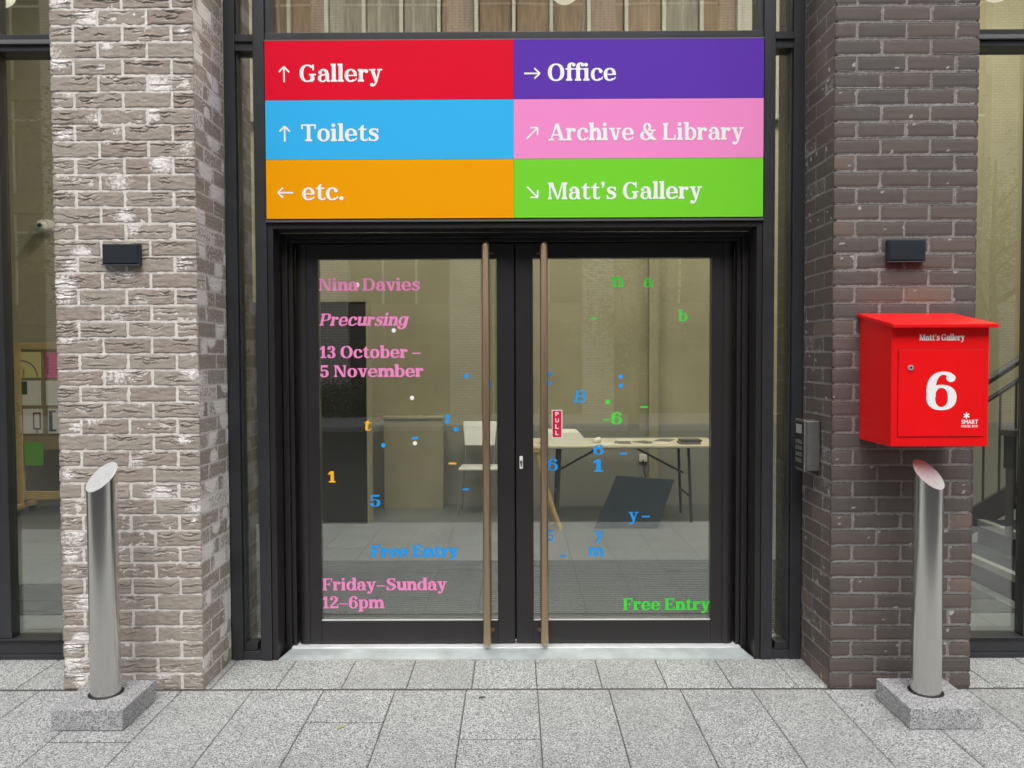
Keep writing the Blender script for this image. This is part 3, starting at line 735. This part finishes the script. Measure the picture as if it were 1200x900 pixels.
for r, c, m, txt, tx, tw, rot in panels:
    x0, x1 = ((-1.2445, -.0035), (-.0025, 1.2445))[c]
    p = MB().box(x0, x1, .330, .346, zr[r+1]+.0008, zr[r]-.0008).build('sign_panel', m, sg)
    zb = (2.931, 2.637, 2.345)[r]
    if c == 1: zb = (2.930, 2.635, 2.343)[r]
    write('lettering', txt, tx, zb, tx+tw, .084, .3288, WHITE_V, p)
    ax = (-1.148, .090)[c]
    shape('arrow', arrow(rot), ax, zb+.037, .000155, .3288, WHITE_V, p)

# ------------------------------------------------------------------ side windows
def side_window(label, s):
    t_ = thing('shop_window', label, 'window', (s*3.6, .4, 0))
    X = lambda a, b: tuple(sorted((s*a, s*b)))
    xi, xo, mu = 2.124, 5.29, 2.60
    MB().box(*X(xi, xo), .362, .47, .003, .028).box(*X(xi, xo), .372, .46, .0285, .105).box(*X(xi, xo), .350, .45, .106, .112).build('bottom_rail', FRAME, t_, .002)
    for a, b in ((mu, mu+.17), (3.9, 3.97), (5.2, 5.285)):
        MB().box(*X(a, b), .362, .432, .1125, 3.098).build('mullion', FRAME, t_, .003)
    MB().box(*X(xi, xo), .352, .47, 3.0985, 3.128).box(*X(xi, xo), .336, .47, 3.1285, 3.150, 1).box(*X(xi, xo), .352, .47, 3.1505, 3.182).build('transom', [FRAME, EDGE], t_, .002)
    for a, b in ((mu+.02, mu+.15), (3.9, 3.97), (5.2, 5.285)):
        MB().box(*X(a, b), .362, .47, 3.1825, 4.6).build('mullion', FRAME, t_, .003)
    MB().box(*X(xi, xo), .362, .47, 4.601, 4.65).build('top_rail', FRAME, t_)
    for a, b in ((xi, mu), (mu+.17, 3.9), (3.97, 5.2)):
        MB().box(*X(a+.001, b-.001), .41, .416, .1125, 3.098).build('pane', GLASS, t_)
    for a, b in ((xi, mu+.02), (mu+.15, 3.9), (3.97, 5.2)):
        MB().box(*X(a+.001, b-.001), .41, .416, 3.1825, 4.6).build('pane', GLASS, t_)
side_window('dark framed window beside the pale brick pillar, rolling pinboard behind it', -1)
side_window('dark framed window beside the dark brick pillar, staircase behind it', 1)

# ------------------------------------------------------------------ wall lamps
def lamp(label, x0, x1, z0, z1):
    t_ = thing('wall_lamp', label, 'wall lamp', ((x0+x1)/2, 0, (z0+z1)/2), 'box lamps on the pillars')
    MB().box(x0, x1, -.030, -.002, z0, z1).build('housing', LAMP_M, t_, .0015)
    MB().box(x0+.006, x1-.006, -.034, -.0305, z0+.006, z1-.004).build('front_plate', LAMP_M, t_, .001)
    MB().box(x0-.001, x1+.001, -.033, -.004, z0-.004, z0-.0005).build('lower_rim', LAMP_EDGE, t_)
    MB().box(x0+.02, x1-.02, -.0018, .006, z0+.01, z1-.01).build('back_plate', GASKET, t_)
lamp('small black box wall lamp on the pale brick pillar', -1.886, -1.717, 1.984, 2.077)
lamp('small black box wall lamp on the dark brick pillar above the red box', 1.702, 1.872, 1.984, 2.081)

# ------------------------------------------------------------------ bollards
def bollard(label, x, s, bx0, bx1):
    """s: +1 when the cut is highest on the +X side"""
    t_ = thing('bollard', label, 'bollard', (x, -.24, 0), 'slant topped steel bollards')
    y = -.245; r = .0615; n = 48
    mb = MB(); lo, hi = [], []
    for k in range(n):
        a = 2*math.pi*k/n; px, py = x+r*math.cos(a), y+r*math.sin(a)
        lo.append((px, py, .092)); hi.append((px, py, 1.040+(s*math.cos(a)*.36+math.sin(a)*.86)*r))
    mb.add(lo+hi, [(k, (k+1) % n, n+(k+1) % n, n+k) for k in range(n)])
    mb.build('post', STEEL, t_, smooth=True)
    rim = [(x+(p[0]-x)*.985, y+(p[1]-y)*.985, p[2]+.0005-(0)) for p in hi]
    mb = MB().add(hi+rim, [(k, (k+1) % n, n+(k+1) % n, n+k) for k in range(n)]+[tuple(n+k for k in range(n))])
    mb.build('cut_top', STEEL_CUT, t_)
    mb = MB(); ra = .072
    ci = [(x+ra*math.cos(2*math.pi*k/n), y+ra*math.sin(2*math.pi*k/n)) for k in range(n)]
    mb.add([(*p, .091) for p in ci]+[(*p, .0925) for p in ci], [(k, (k+1) % n, n+(k+1) % n, n+k) for k in range(n)]+[tuple(n+k for k in range(n))])
    mb.build('post_gap_disc', GASKET, t_)  # flat dark disc on the block in place of the gap round the post
    o = MB().box(bx0, bx1, -.412, -.104, .0015, .091).build('base_block', GRANITE_BLOCK, t_, .004)
    return t_
bollard('brushed steel bollard on a granite block before the pale pillar', -1.795, 1, -1.940, -1.640)
bollard('brushed steel bollard on a granite block under the red parcel box', 1.785, -1, 1.634, 1.936)

# ------------------------------------------------------------------ red parcel box
pb = thing('parcel_box', 'bright red metal parcel box with white number 6 on the dark brick pillar', 'parcel box', (1.79, -.15, 1.17))
x0, x1, yf = 1.588, 1.998, -.312
mb = MB(); mb.hexa([(x0, yf, 1.168), (x1, yf, 1.168), (x1, -.004, 1.168), (x0, -.004, 1.168)], [(x0, yf, 1.676), (x1, yf, 1.676), (x1, -.004, 1.730), (x0, -.004, 1.730)])
mb.build('body', RED, pb, .004)
mb = MB(); mb.hexa([(1.573, -.352, 1.668), (2.013, -.352, 1.668), (2.013, -.003, 1.7315), (1.573, -.003, 1.7315)], [(1.573, -.352, 1.685), (2.013, -.352, 1.685), (2.013, -.003, 1.7485), (1.573, -.003, 1.7485)])
mb.build('lid', RED, pb, .003)
GAP = mat('red_gap', (.22, .002, .004), .6)
MB().box(1.6135, 1.9765, yf-.0012, yf-.0002, 1.2085, 1.5815).build('door_gap', GAP, pb)
dr = MB().box(1.616, 1.974, yf-.0045, yf-.0013, 1.211, 1.579).build('door', RED, pb, .0012)
yd = yf-.0052
k = MB().tube([(1.664, yd+.002, 1.502), (1.664, yd-.006, 1.502)], .0115, 20).build('lock', STEEL_CUT, dr, smooth=True)
MB().tube([(1.664, yd-.0062, 1.502), (1.664, yd-.0072, 1.502)], .005, 12).build('keyhole', GASKET, dr)
write('number', '6', 1.733, 1.325, 1.860, .158, yd, WHITE_V, dr)
sans('lettering', 'SMART', 1.882, 1.263, 1.952, .019, yd, WHITE_V, dr)
sans('lettering', 'PARCEL BOX', 1.882, 1.249, 1.952, .010, yd, WHITE_V, dr)
shape('emblem', [q for k in range(3) for q in stroke([(math.cos(rad(90+60*k))*100, math.sin(rad(90+60*k))*100), (-math.cos(rad(90+60*k))*100, -math.sin(rad(90+60*k))*100)], [36, 36], 1)], 1.903, 1.299, .000135, yd, WHITE_V, dr)
write('lettering', "Matt's Gallery", 1.703, 1.616, 1.892, .026, yf-.0008, WHITE_V, pb, bold=.0014)

# ------------------------------------------------------------------ door entry keypad on the dark reveal
kp = thing('entry_keypad', 'steel door entry keypad on the reveal of the dark brick pillar', 'keypad', (1.42, .17, 1.12))
MB().box(1.392, 1.458, .118, .232, 1.003, 1.243).build('housing', KEYPAD_M, kp, .004)
fp = MB().box(1.380, 1.3915, .112, .238, .998, 1.248).build('faceplate', KEYPAD_M, kp, .005)
MB().box(1.3775, 1.3799, .124, .228, 1.012, 1.236).build('keypad_panel', GASKET, fp, .001)
MB().box(1.3755, 1.3773, .140, .212, 1.180, 1.224).build('display', STEEL_CUT, fp, .0006)
bt = MB()
for i in range(4):
    for j in range(3): bt.box(1.3745, 1.3773, .138+j*.027, .158+j*.027, 1.040+i*.030, 1.060+i*.030)
bt.build('keys', mat('key_grey', (.2, .2, .2), .4, .5), fp)

# ------------------------------------------------------------------ leaves and gum on the paving
def leaf(label, x, y, rot, L, col):
    mb = MB(); P = [(-L, 0, .002), (-L*.4, L*.28, .006), (L*.3, L*.30, .005), (L, 0, .003), (L*.3, -L*.30, .004), (-L*.4, -L*.28, .003)]
    c, s = math.cos(rot), math.sin(rot)
    v = [(x+p[0]*c-p[1]*s, y+p[0]*s+p[1]*c, p[2]) for p in P]; v += [(a, b, z+.0012) for a, b, z in v]
    mb.add(v, [(0, 1, 2, 3, 4, 5), (6, 7, 8, 9, 10, 11)]+[(k, (k+1) % 6, 6+(k+1) % 6, 6+k) for k in range(6)])
    tag(mb.build('fallen_leaf', col, None), label, 'leaf')
LD = mat('leaf_brown', (.06, .055, .04), .8); LY = mat('leaf_yellow', (.33, .34, .12), .8)
leaf('small dark leaf lying on the paving before the left door', -.155, -.10, .3, .018, LD)
leaf('yellowish green leaf flattened on the paving', -.735, -.385, .8, .022, LY)

# ------------------------------------------------------------------ inside the lobby
z0f = .004
tag(MB().box(-6.1, 6.1, 4.585, 4.616, z0f, .86).build('wall_lining', GREYWALL), 'grey painted lower wall lining at the back of the lobby', 'wall lining')
dk = thing('doorway_panel', 'tall black panel standing in for a dark doorway behind the pink dates', 'cupboard', (-1.9, 4.0, 0))
MB().box(-2.6, -1.385, 3.66, 3.84, z0f, 2.08).build('doorway_slab', DARK, dk, .003)  # black slab built in place of the dark doorway
MB().box(-1.384, -1.366, 3.645, 3.84, z0f, 2.10).box(-2.6, -1.3845, 3.645, 3.84, 2.0805, 2.10).build('edge_trim', CARD, dk)
MB().box(-2.0, -1.99, 3.652, 3.6595, .02, 2.07).build('door_edge', GASKET, dk)
pl_ = thing('display_plinth', 'beige display plinth beside the black panel', 'plinth', (-1.05, 4.45, 0))
MB().box(-1.35, -.745, 4.38, 4.57, z0f, .93).build('body', CARD, pl_, .003)
MB().box(-1.36, -.735, 4.37, 4.575, .9305, .955).build('top', CARD, pl_, .003)

tb = thing('folding_table', 'long cream folding table with dark legs seen through the right door', 'table', (1.05, 3.9, 0))
MB().box(.16, 1.93, 3.56, 4.26, .715, .745).build('tabletop', TABLE_W, tb, .008)
for X in (.42, 1.62):
    for Y in (3.68, 4.14):
        MB().tube([(X, Y, .714), (X+(.03 if X > 1 else -.03), Y, z0f)], .014, 10).build('leg', LEGM, tb, smooth=True)
    MB().tube([(X+(.02 if X > 1 else -.02), 3.695, .25), (X+(.02 if X > 1 else -.02), 4.125, .25)], .011, 8).build('leg_bar', LEGM, tb)
MB().tube([(.42, 3.9, .47), (.84, 3.9, .705), (.9, 3.9, .708)], .010, 8).build('brace', LEGM, tb)
MB().tube([(1.62, 3.9, .44), (1.12, 3.9, .705), (1.06, 3.9, .708)], .010, 8).build('brace', LEGM, tb)
# things on the table
zt = .7455
o = MB().hexa([(.24, 3.62, zt), (.69, 3.62, zt), (.69, 3.84, zt), (.24, 3.84, zt)], [(.245, 3.66, zt+.11), (.60, 3.66, zt+.11), (.575, 3.83, zt+.13), (.245, 3.83, zt+.13)]).build('cardboard_box', PAPER, None, .003)
tag(o, 'cream cardboard box with sloping end at the left end of the table', 'box')
o = MB().tube([(.74, 3.75, zt+.022), (.80, 3.78, zt+.030)], [.022, .028], 14).build('paper_cup', PAPER, None)
tag(o, 'small cream paper cup lying beside the cardboard box', 'cup')
rp = random.Random(4)
labs = ['white leaflet on the table nearest the paper cup', 'dark printed leaflet lying flat in the table middle', 'white sheet behind the dark leaflet on the table', 'grey leaflet right of the table middle', 'white leaflet near the right end of the table', 'dark leaflet beside the low dark stack']
for i, (px, py, m) in enumerate(((.88, 3.68, PAPER), (1.02, 3.80, PAPER_G), (1.06, 4.02, PAPER), (1.24, 3.82, PAPER_G), (1.36, 3.70, PAPER), (1.46, 4.0, PAPER_G))):
    a = rp.uniform(-.6, .6); c, s = math.cos(a), math.sin(a); hw, hh = .075, .105
    q = [(px+c*u-s*v_, py+s*u+c*v_) for u, v_ in ((-hw, -hh), (hw, -hh), (hw, hh), (-hw, hh))]
    o = MB().hexa([(*k, zt) for k in q], [(*k, zt+.003+.002*rp.random()) for k in q]).build('leaflet', m)
    tag(o, labs[i], 'leaflet', 'leaflets on the table')
o = MB().box(1.53, 1.72, 3.62, 3.78, zt, zt+.02, 0).box(1.545, 1.735, 3.63, 3.79, zt+.0205, zt+.04, 1).build('booklet_stack', [PAPER_G, LEGM], None, .002)
tag(o, 'low stack of dark booklets at the right end of the table', 'booklets')
# dark board added in the shape of a reflection in the door glass
o = MB().hexa([(.715, 3.42, z0f), (1.285, 3.42, z0f), (1.285, 3.45, z0f), (.715, 3.45, z0f)], [(.93, 3.53, .47), (1.46, 3.53, .43), (1.46, 3.56, .43), (.93, 3.56, .47)]).build('reflection_board', SLATE, None, .003)
tag(o, 'slanted slate blue board standing in for a dark reflection in the right door', 'board')
tr_ = thing('wooden_trestle', 'pale wooden trestle standing at the left end of the table', 'trestle', (.15, 3.45, 0))
for (a, b) in (((.20, 3.40, .70), (.40, 3.36, z0f)), ((.12, 3.40, .70), (-.06, 3.36, z0f))):
    n_ = 8; mb = MB()
    pts = [(a[0]+(b[0]-a[0])*(k/n_)**1.3, a[1]+(b[1]-a[1])*k/n_, a[2]+(b[2]-a[2])*k/n_) for k in range(n_+1)]
    mb.tube(pts, .027, 8); mb.build('leg', PINE, tr_, smooth=True)
MB().box(.08, .24, 3.37, 3.43, .701, .745).build('top_bar', PINE, tr_, .003)
ch = thing('plastic_chair', 'white plastic chair with thin metal legs behind the left door handle', 'chair', (-.36, 4.2, 0))
MB().hexa([(-.56, 4.0, .45), (-.17, 4.0, .45), (-.18, 4.38, .44), (-.55, 4.38, .44)], [(-.56, 4.0, .475), (-.17, 4.0, .475), (-.18, 4.38, .465), (-.55, 4.38, .465)]).build('seat', WHITE_P, ch, .008)
MB().hexa([(-.52, 4.36, .66), (-.21, 4.36, .66), (-.21, 4.38, .66), (-.52, 4.38, .66)], [(-.54, 4.44, .90), (-.19, 4.44, .90), (-.19, 4.46, .90), (-.54, 4.46, .90)]).build('backrest', WHITE_P, ch, .008)
for X, Y in ((-.53, 4.03), (-.20, 4.03), (-.52, 4.35), (-.21, 4.35)):
    MB().tube([(X, Y, .45), (X*1.0+(.02 if X > -.3 else -.03), Y, z0f)], .010, 8).build('leg', STEEL, ch, smooth=True)
for X in (-.515, -.215): MB().tube([(X, 4.35, .47), (X, 4.42, .80)], .009, 8).build('back_post', STEEL, ch, smooth=True)
so_ = thing('wall_socket', 'small white wall socket with a hanging cable under the table', 'socket', (1.34, 4.58, .5))
MB().box(1.30, 1.385, 4.565, 4.584, .46, .54).build('plate', WHITE_P, so_, .003)
MB().tube([(1.34, 4.56, .48), (1.35, 4.54, .36), (1.39, 4.53, .2), (1.46, 4.53, .012)], .006, 6).build('cable', GASKET, so_)
o = MB().box(1.40, 1.50, 4.55, 4.5835, z0f, 3.9).build('cable_trunking', CARD, None, .004)
tag(o, 'tall beige cable trunking on the lobby wall behind the table', 'trunking')
o = MB().box(-.24, -.21, 4.55, 4.5835, .9, 3.9).build('wall_batten', CARD, None, .004)
tag(o, 'slim beige batten on the lobby wall above the chair', 'batten')
# entrance matting and trench grilles
def ribs(name, label, x0, x1, y0, y1, pitch, kind='entrance mat'):
    t_ = thing(name, label, kind, ((x0+x1)/2, (y0+y1)/2, 0))
    MB().box(x0, x1, y0, y1, z0f, .010).build('mat_bed', MATTING, t_)
    mb = MB(); y = y0+pitch
    while y < y1: mb.box(x0+.01, x1-.01, y-.010, y+.010, .0105, .0150); y += pitch
    mb.build('mat_ribs', MATRIB, t_)
ribs('entrance_mat', 'dark ribbed entrance mat on the floor inside the double doors', -2.1, 2.1, .72, 2.29, .042)
def grille(label, x0, x1):
    t_ = thing('floor_grille', label, 'floor grille', ((x0+x1)/2, 1.35, 0), 'heating grilles in the floor')
    MB().box(x0, x1, 1.06, 1.68, z0f, .010).build('trench', MATTING, t_)
    mb = MB(); x = x0+.02
    while x < x1: mb.box(x-.004, x+.004, 1.30, 1.67, .0105, .02); x += .024
    mb.build('slats', MATRIB, t_)
grille('dark slatted floor grille inside the window by the pale pillar', -5.0, -1.6)
grille('dark slatted floor grille inside the window by the dark pillar', 1.6, 3.05)
# globe lamps
for lb, x in (('lit round globe lamp hanging above the middle of the doors', .427), ('lit round globe lamp hanging inside the right window', 4.03), ('lit round globe lamp hanging inside the left window', -4.3)):
    t_ = thing('globe_lamp', lb, 'pendant lamp', (x, 3.0, 6.2), 'lit globe lamps in the lobby')
    MB().sphere((x, 3.0, 4.63), .125, 24, 14).build('globe', GLOBE, t_, smooth=True)
    MB().tube([(x, 3.0, 4.75), (x, 3.0, 6.2)], .006, 6).build('cord', GASKET, t_)
# light panels added out of view to brighten the lobby
PANEL = bpy.data.materials.new('lit_panel'); PANEL.use_nodes = True
b_ = PANEL.node_tree.nodes['Principled BSDF']; b_.inputs['Base Color'].default_value = (.8, .8, .78, 1)
b_.inputs['Emission Color'].default_value = (1, .93, .78, 1); b_.inputs['Emission Strength'].default_value = 15.0
for x in (-1.55, 1.55, 4.6):
    t_ = thing('added_light_panel', 'unseen light panel added to brighten the lobby', 'added light panel', (x, 2.2, 6.2), 'light panels added above the lobby')
    MB().box(x-.62, x+.62, 1.38, 3.02, 6.165, 6.199).build('housing', POSTW, t_)
    MB().box(x-.58, x+.58, 1.42, 2.98, 6.155, 6.164).build('diffuser', PANEL, t_)
# upper timber screen
ts = thing('timber_screen', 'brown timber panelling with pale posts high on the lobby wall', 'panelling', (0, 4.5, 4.0))
ps = random.Random(9)
for k in range(20):
    x = -3.85+k*.385
    m = POSTG if k in (16, 17) else (TIMBER_G if k in (5, 6, 7, 14) else TIMBER)
    MB().box(x+.03, x+.355, 4.545+ps.uniform(0, .02), 4.58, 4.0, 6.1).build('panel', m, ts)
    MB().box(x-.019, x+.019, 4.50, 4.58, 4.0, 6.1).build('post', POSTG, ts)
# pinboard on castors
bd = thing('rolling_pinboard', 'pine framed rolling pinboard with posters inside the window by the pale pillar', 'pinboard', (-4.45, 4.15, 0))
MB().box(-4.97, -4.91, 4.12, 4.16, .12, 1.72).box(-3.96, -3.90, 4.12, 4.16, .12, 1.72).box(-4.9095, -3.9605, 4.122, 4.158, 1.66, 1.72).box(-4.9095, -3.9605, 4.122, 4.158, .16, .24).build('frame', PINE, bd, .003)
MB().box(-4.909, -3.961, 4.135, 4.15, .66, 1.655).build('cork_panel', worn('cork', (.30, .23, .13), .85, 0, .1, 20), bd)
for X in (-4.94, -3.93):
    MB().box(X-.03, X+.03, 3.93, 4.35, .075, .119).build('foot', PINE, bd, .004)
    for Y in (3.97, 4.31): MB().tube([(X-.015, Y, .039), (X+.015, Y, .039)], .034, 14).build('castor', LEGM, bd)
def poster(label, x0, x1, z0, z1, m, art=None):
    t_ = MB().box(x0, x1, 4.127, 4.1345, z0, z1).build('poster', m); tag(t_, label, 'poster', 'posters on the rolling pinboard')
    for nm, polys, am in (art or []):
        V, F = tri_union(polys); o = MB().add([(px, 4.1262, pz) for px, pz in V], F).build(nm, am, t_); fix_normals(o, (0, -1, 0))
PY = mat('poster_yellow', (.66, .58, .24), .8); PK = mat('poster_pink', (.72, .10, .26), .8); PG = mat('poster_green', (.14, .40, .05), .8)
PDG = mat('poster_dark_green', (.04, .09, .03), .8); PMA = mat('poster_maroon', (.24, .05, .06), .8); PNV = mat('poster_navy', (.035, .05, .09), .8)
def arcw(cx, cz, r, w_, a0, a1): return [[(cx+rr*math.cos(rad(a0+(a1-a0)*k/12)), cz+rr*math.sin(rad(a0+(a1-a0)*k/12))) for k in range(13)] for rr in (r,)][0]+[(cx+(r-w_)*math.cos(rad(a1-(a1-a0)*k/12)), cz+(r-w_)*math.sin(rad(a1-(a1-a0)*k/12))) for k in range(13)]
poster('pale yellow poster with a thin dark quarter circle', -4.905, -4.715, 1.375, 1.63, PY, [('arc', [arcw(-4.905, 1.385, .165, .012, 0, 90)], PAPER_G), ('bar', [R_(-4.885, 1.385, -4.875, 1.46)], PAPER_G)])
poster('pink poster with dark red bars beside the pillar edge', -4.66, -4.48, 1.375, 1.62, PK, [('bar', [R_(-4.65, 1.41, -4.63, 1.59)], PMA)])
poster('pale grey poster with a dark green corner shape', -4.905, -4.72, 1.10, 1.345, PAPER, [('shape', [R_(-4.904, 1.21, -4.85, 1.34)], PDG)])
poster('plain pale grey poster half hidden by the pale pillar', -4.665, -4.48, 1.10, 1.345, PAPER)
poster('white poster with a maroon outlined rounded shape', -4.90, -4.71, .82, 1.065, PAPER, [('outline', [R_(-4.80, .86, -4.785, 1.03), R_(-4.735, .86, -4.72, 1.03), R_(-4.786, 1.015, -4.734, 1.03), R_(-4.786, .86, -4.734, .875), R_(-4.772, .825, -4.764, .862), R_(-4.756, .825, -4.748, .862)], PMA)])
poster('white poster with a navy bracket shape', -4.65, -4.47, .82, 1.065, PAPER, [('bracket', [R_(-4.64, .84, -4.605, 1.05), R_(-4.606, 1.03, -4.57, 1.05), R_(-4.606, .84, -4.57, .86)], PNV)])
poster('bright green sheet pinned at the bottom of the pinboard', -4.895, -4.71, .50, .735, PG)
# security camera
cc = thing('security_camera', 'small white security camera on the lobby wall above the pinboard', 'camera', (-4.88, 4.5, 2.95))
MB().tube([(-4.88, 4.618, 2.95), (-4.88, 4.50, 2.95)], [.07, .06], 18).build('housing', WHITE_P, cc, smooth=True)
MB().sphere((-4.88, 4.475, 2.935), .058, 16, 10).build('dome', WHITE_P, cc, smooth=True)
MB().sphere((-4.87, 4.43, 2.935), .024, 12, 8).build('lens', GASKET, cc, smooth=True)
# staircase
stc = thing('staircase', 'dark staircase with pale nosings rising to the right behind the right window', 'staircase', (3.15, 1.7, 0))
tr = MB(); ns = MB()
for k in range(10):
    xa = 3.15+.28*k; zt_ = .17*(k+1)
    tr.box(xa, min(xa+.2805, 6.15), .95, 2.16, z0f if k == 0 else zt_-.2, zt_-.001)
    ns.box(xa-.006, xa+.045, .952, 2.158, zt_-.045, zt_+.003)
tr.build('steps', STAIR_D, stc); ns.build('nosings', NOSE, stc)
MB().hexa([(3.1, 2.165, .05), (6.1, 2.165, 1.87), (6.1, 2.195, 1.87), (3.1, 2.195, .05)], [(3.1, 2.165, .25), (6.1, 2.165, 2.07), (6.1, 2.195, 2.07), (3.1, 2.195, .25)]).build('stringer', RAIL, stc)
hr = lambda x: 1.387+(x-3.51)*.66
MB().tube([(3.2, 2.16, hr(3.2)), (6.1, 2.16, hr(6.1))], .030, 12).build('handrail', RAIL, stc, smooth=True)
MB().tube([(3.2, 2.18, hr(3.2)-.155), (6.1, 2.18, hr(6.1)-.155)], .018, 10).build('lower_rail', RAIL, stc, smooth=True)
for k in range(22):
    x = 3.24+k*.118
    MB().box(x-.006, x+.006, 2.174, 2.186, .17+(x-3.15)*.607, hr(x)-.16).build('baluster', RAIL, stc)
bx = thing('post_box', 'small black box on a bracket beside the staircase railing', 'box', (3.55, 1.5, .9))
MB().box(3.27, 3.42, 1.55, 1.66, 1.02, 1.06).build('cap', RAIL, bx, .003)
MB().box(3.285, 3.325, 1.56, 1.64, .80, 1.0195).build('body', GASKET, bx, .003)
MB().box(3.29, 3.32, 1.575, 1.62, .34, .7995).build('stand', RAIL, bx)

# ------------------------------------------------------------------ across the street (seen mirrored in the glass)
op = thing('opposite_building', 'tall brick building across the street mirrored in the glass', 'building', (0, -17.2, 0))
YB = -17.2
for k in range(-7, 6):
    xc = 2.33+3.72*k
    MB().box(xc-.44, xc+.44, YB-.5, YB, 0, 15).build('pier', BRICK_FAR if k % 3 else BRICK_FAR, op)
for fl in range(5):
    z = fl*3.1
    for k in range(-7, 5):
        xa, xb = 2.33+3.72*k+.441, 2.33+3.72*(k+1)-.441
        MB().box(xa, xb, YB-.35, YB-.12, z+2.55, z+3.1).build('spandrel', BRICK_FAR2, op)
        MB().box(xa, xb, YB-.32, YB-.30, z, z+2.55).build('window', FAR_GLASS, op)
        fr_ = MB()
        for q in range(1, 3): fr_.box(xa+(xb-xa)*q/3-.03, xa+(xb-xa)*q/3+.03, YB-.299, YB-.24, z, z+2.549)
        fr_.box(xa, xb, YB-.299, YB-.25, z+2.0, z+2.06); fr_.build('window_frame', POSTW if fl else FRAME, op)
MB().box(-23, 23.5, YB-8, YB-.36, 0, 15.5).build('block', BRICK_FAR2, op)

def tree(label, x, y, h, cr, n, seed, m):
    r = random.Random(seed); t_ = thing('street_tree', label, 'tree', (x, y, 0), 'street trees across the street')
    mb = MB(); mb.tube([(x, y, -.02), (x+.03, y, h*.3), (x-.04, y+.05, h*.55), (x+.02, y, h*.9)], [.11, .09, .06, .015], 10)
    ends = []
    for k in range(11):
        a = r.uniform(0, 6.28); z = h*r.uniform(.32, .75); L = cr*r.uniform(.6, 1.05)
        e = (x+math.cos(a)*L, y+math.sin(a)*L, z+L*r.uniform(.4, .9)); mid = (x+math.cos(a)*L*.45, y+math.sin(a)*L*.45, z+L*.3)
        mb.tube([(x, y, z), mid, e], [.035, .022, .006], 6); ends += [e, mid]
    mb.build('trunk', BARK, t_, smooth=True)
    lf = MB(); cl = [(e[0]+r.gauss(0, .3), e[1]+r.gauss(0, .3), e[2]+r.gauss(0, .25)) for e in ends for _ in range(2)]
    for k in range(n):
        c = r.choice(cl); p = Vector((c[0]+r.gauss(0, .26), c[1]+r.gauss(0, .26), c[2]+r.gauss(0, .2)))
        a = Vector((r.gauss(0, 1), r.gauss(0, 1), r.gauss(0, .6))).normalized(); b = a.orthogonal().normalized(); s = r.uniform(.03, .06)
        lf.add([p-a*s, p+b*s*.5, p+a*s, p-b*s*.5], [(0, 1, 2, 3)])
    lf.build('crown', m, t_)
tree('young leafy tree across the street mirrored in the right door', 2.3, -10.5, 5.4, 1.2, 4200, 3, LEAF)
tree('leafy tree across the street mirrored in the left window', -8.2, -11, 6.2, 1.5, 4200, 5, LEAF)
tree('leafy tree across the street mirrored in the right window', 9.4, -11, 6.0, 1.5, 4200, 8, LEAF)
hd = MB(); r = random.Random(2)
for k in range(7000):
    p = Vector((r.uniform(-7.2, -2.2), -16.4+r.uniform(-.4, .4), abs(r.gauss(.45, .3)))); a = Vector((r.gauss(0, 1), r.gauss(0, 1), r.gauss(0, 1))).normalized(); b = a.orthogonal().normalized(); s = r.uniform(.03, .07)
    hd.add([p-a*s, p+b*s*.6, p+a*s, p-b*s*.6], [(0, 1, 2, 3)])
tag(hd.build('hedge', HEDGE), 'low dark hedge at the foot of the building across the street', 'hedge')
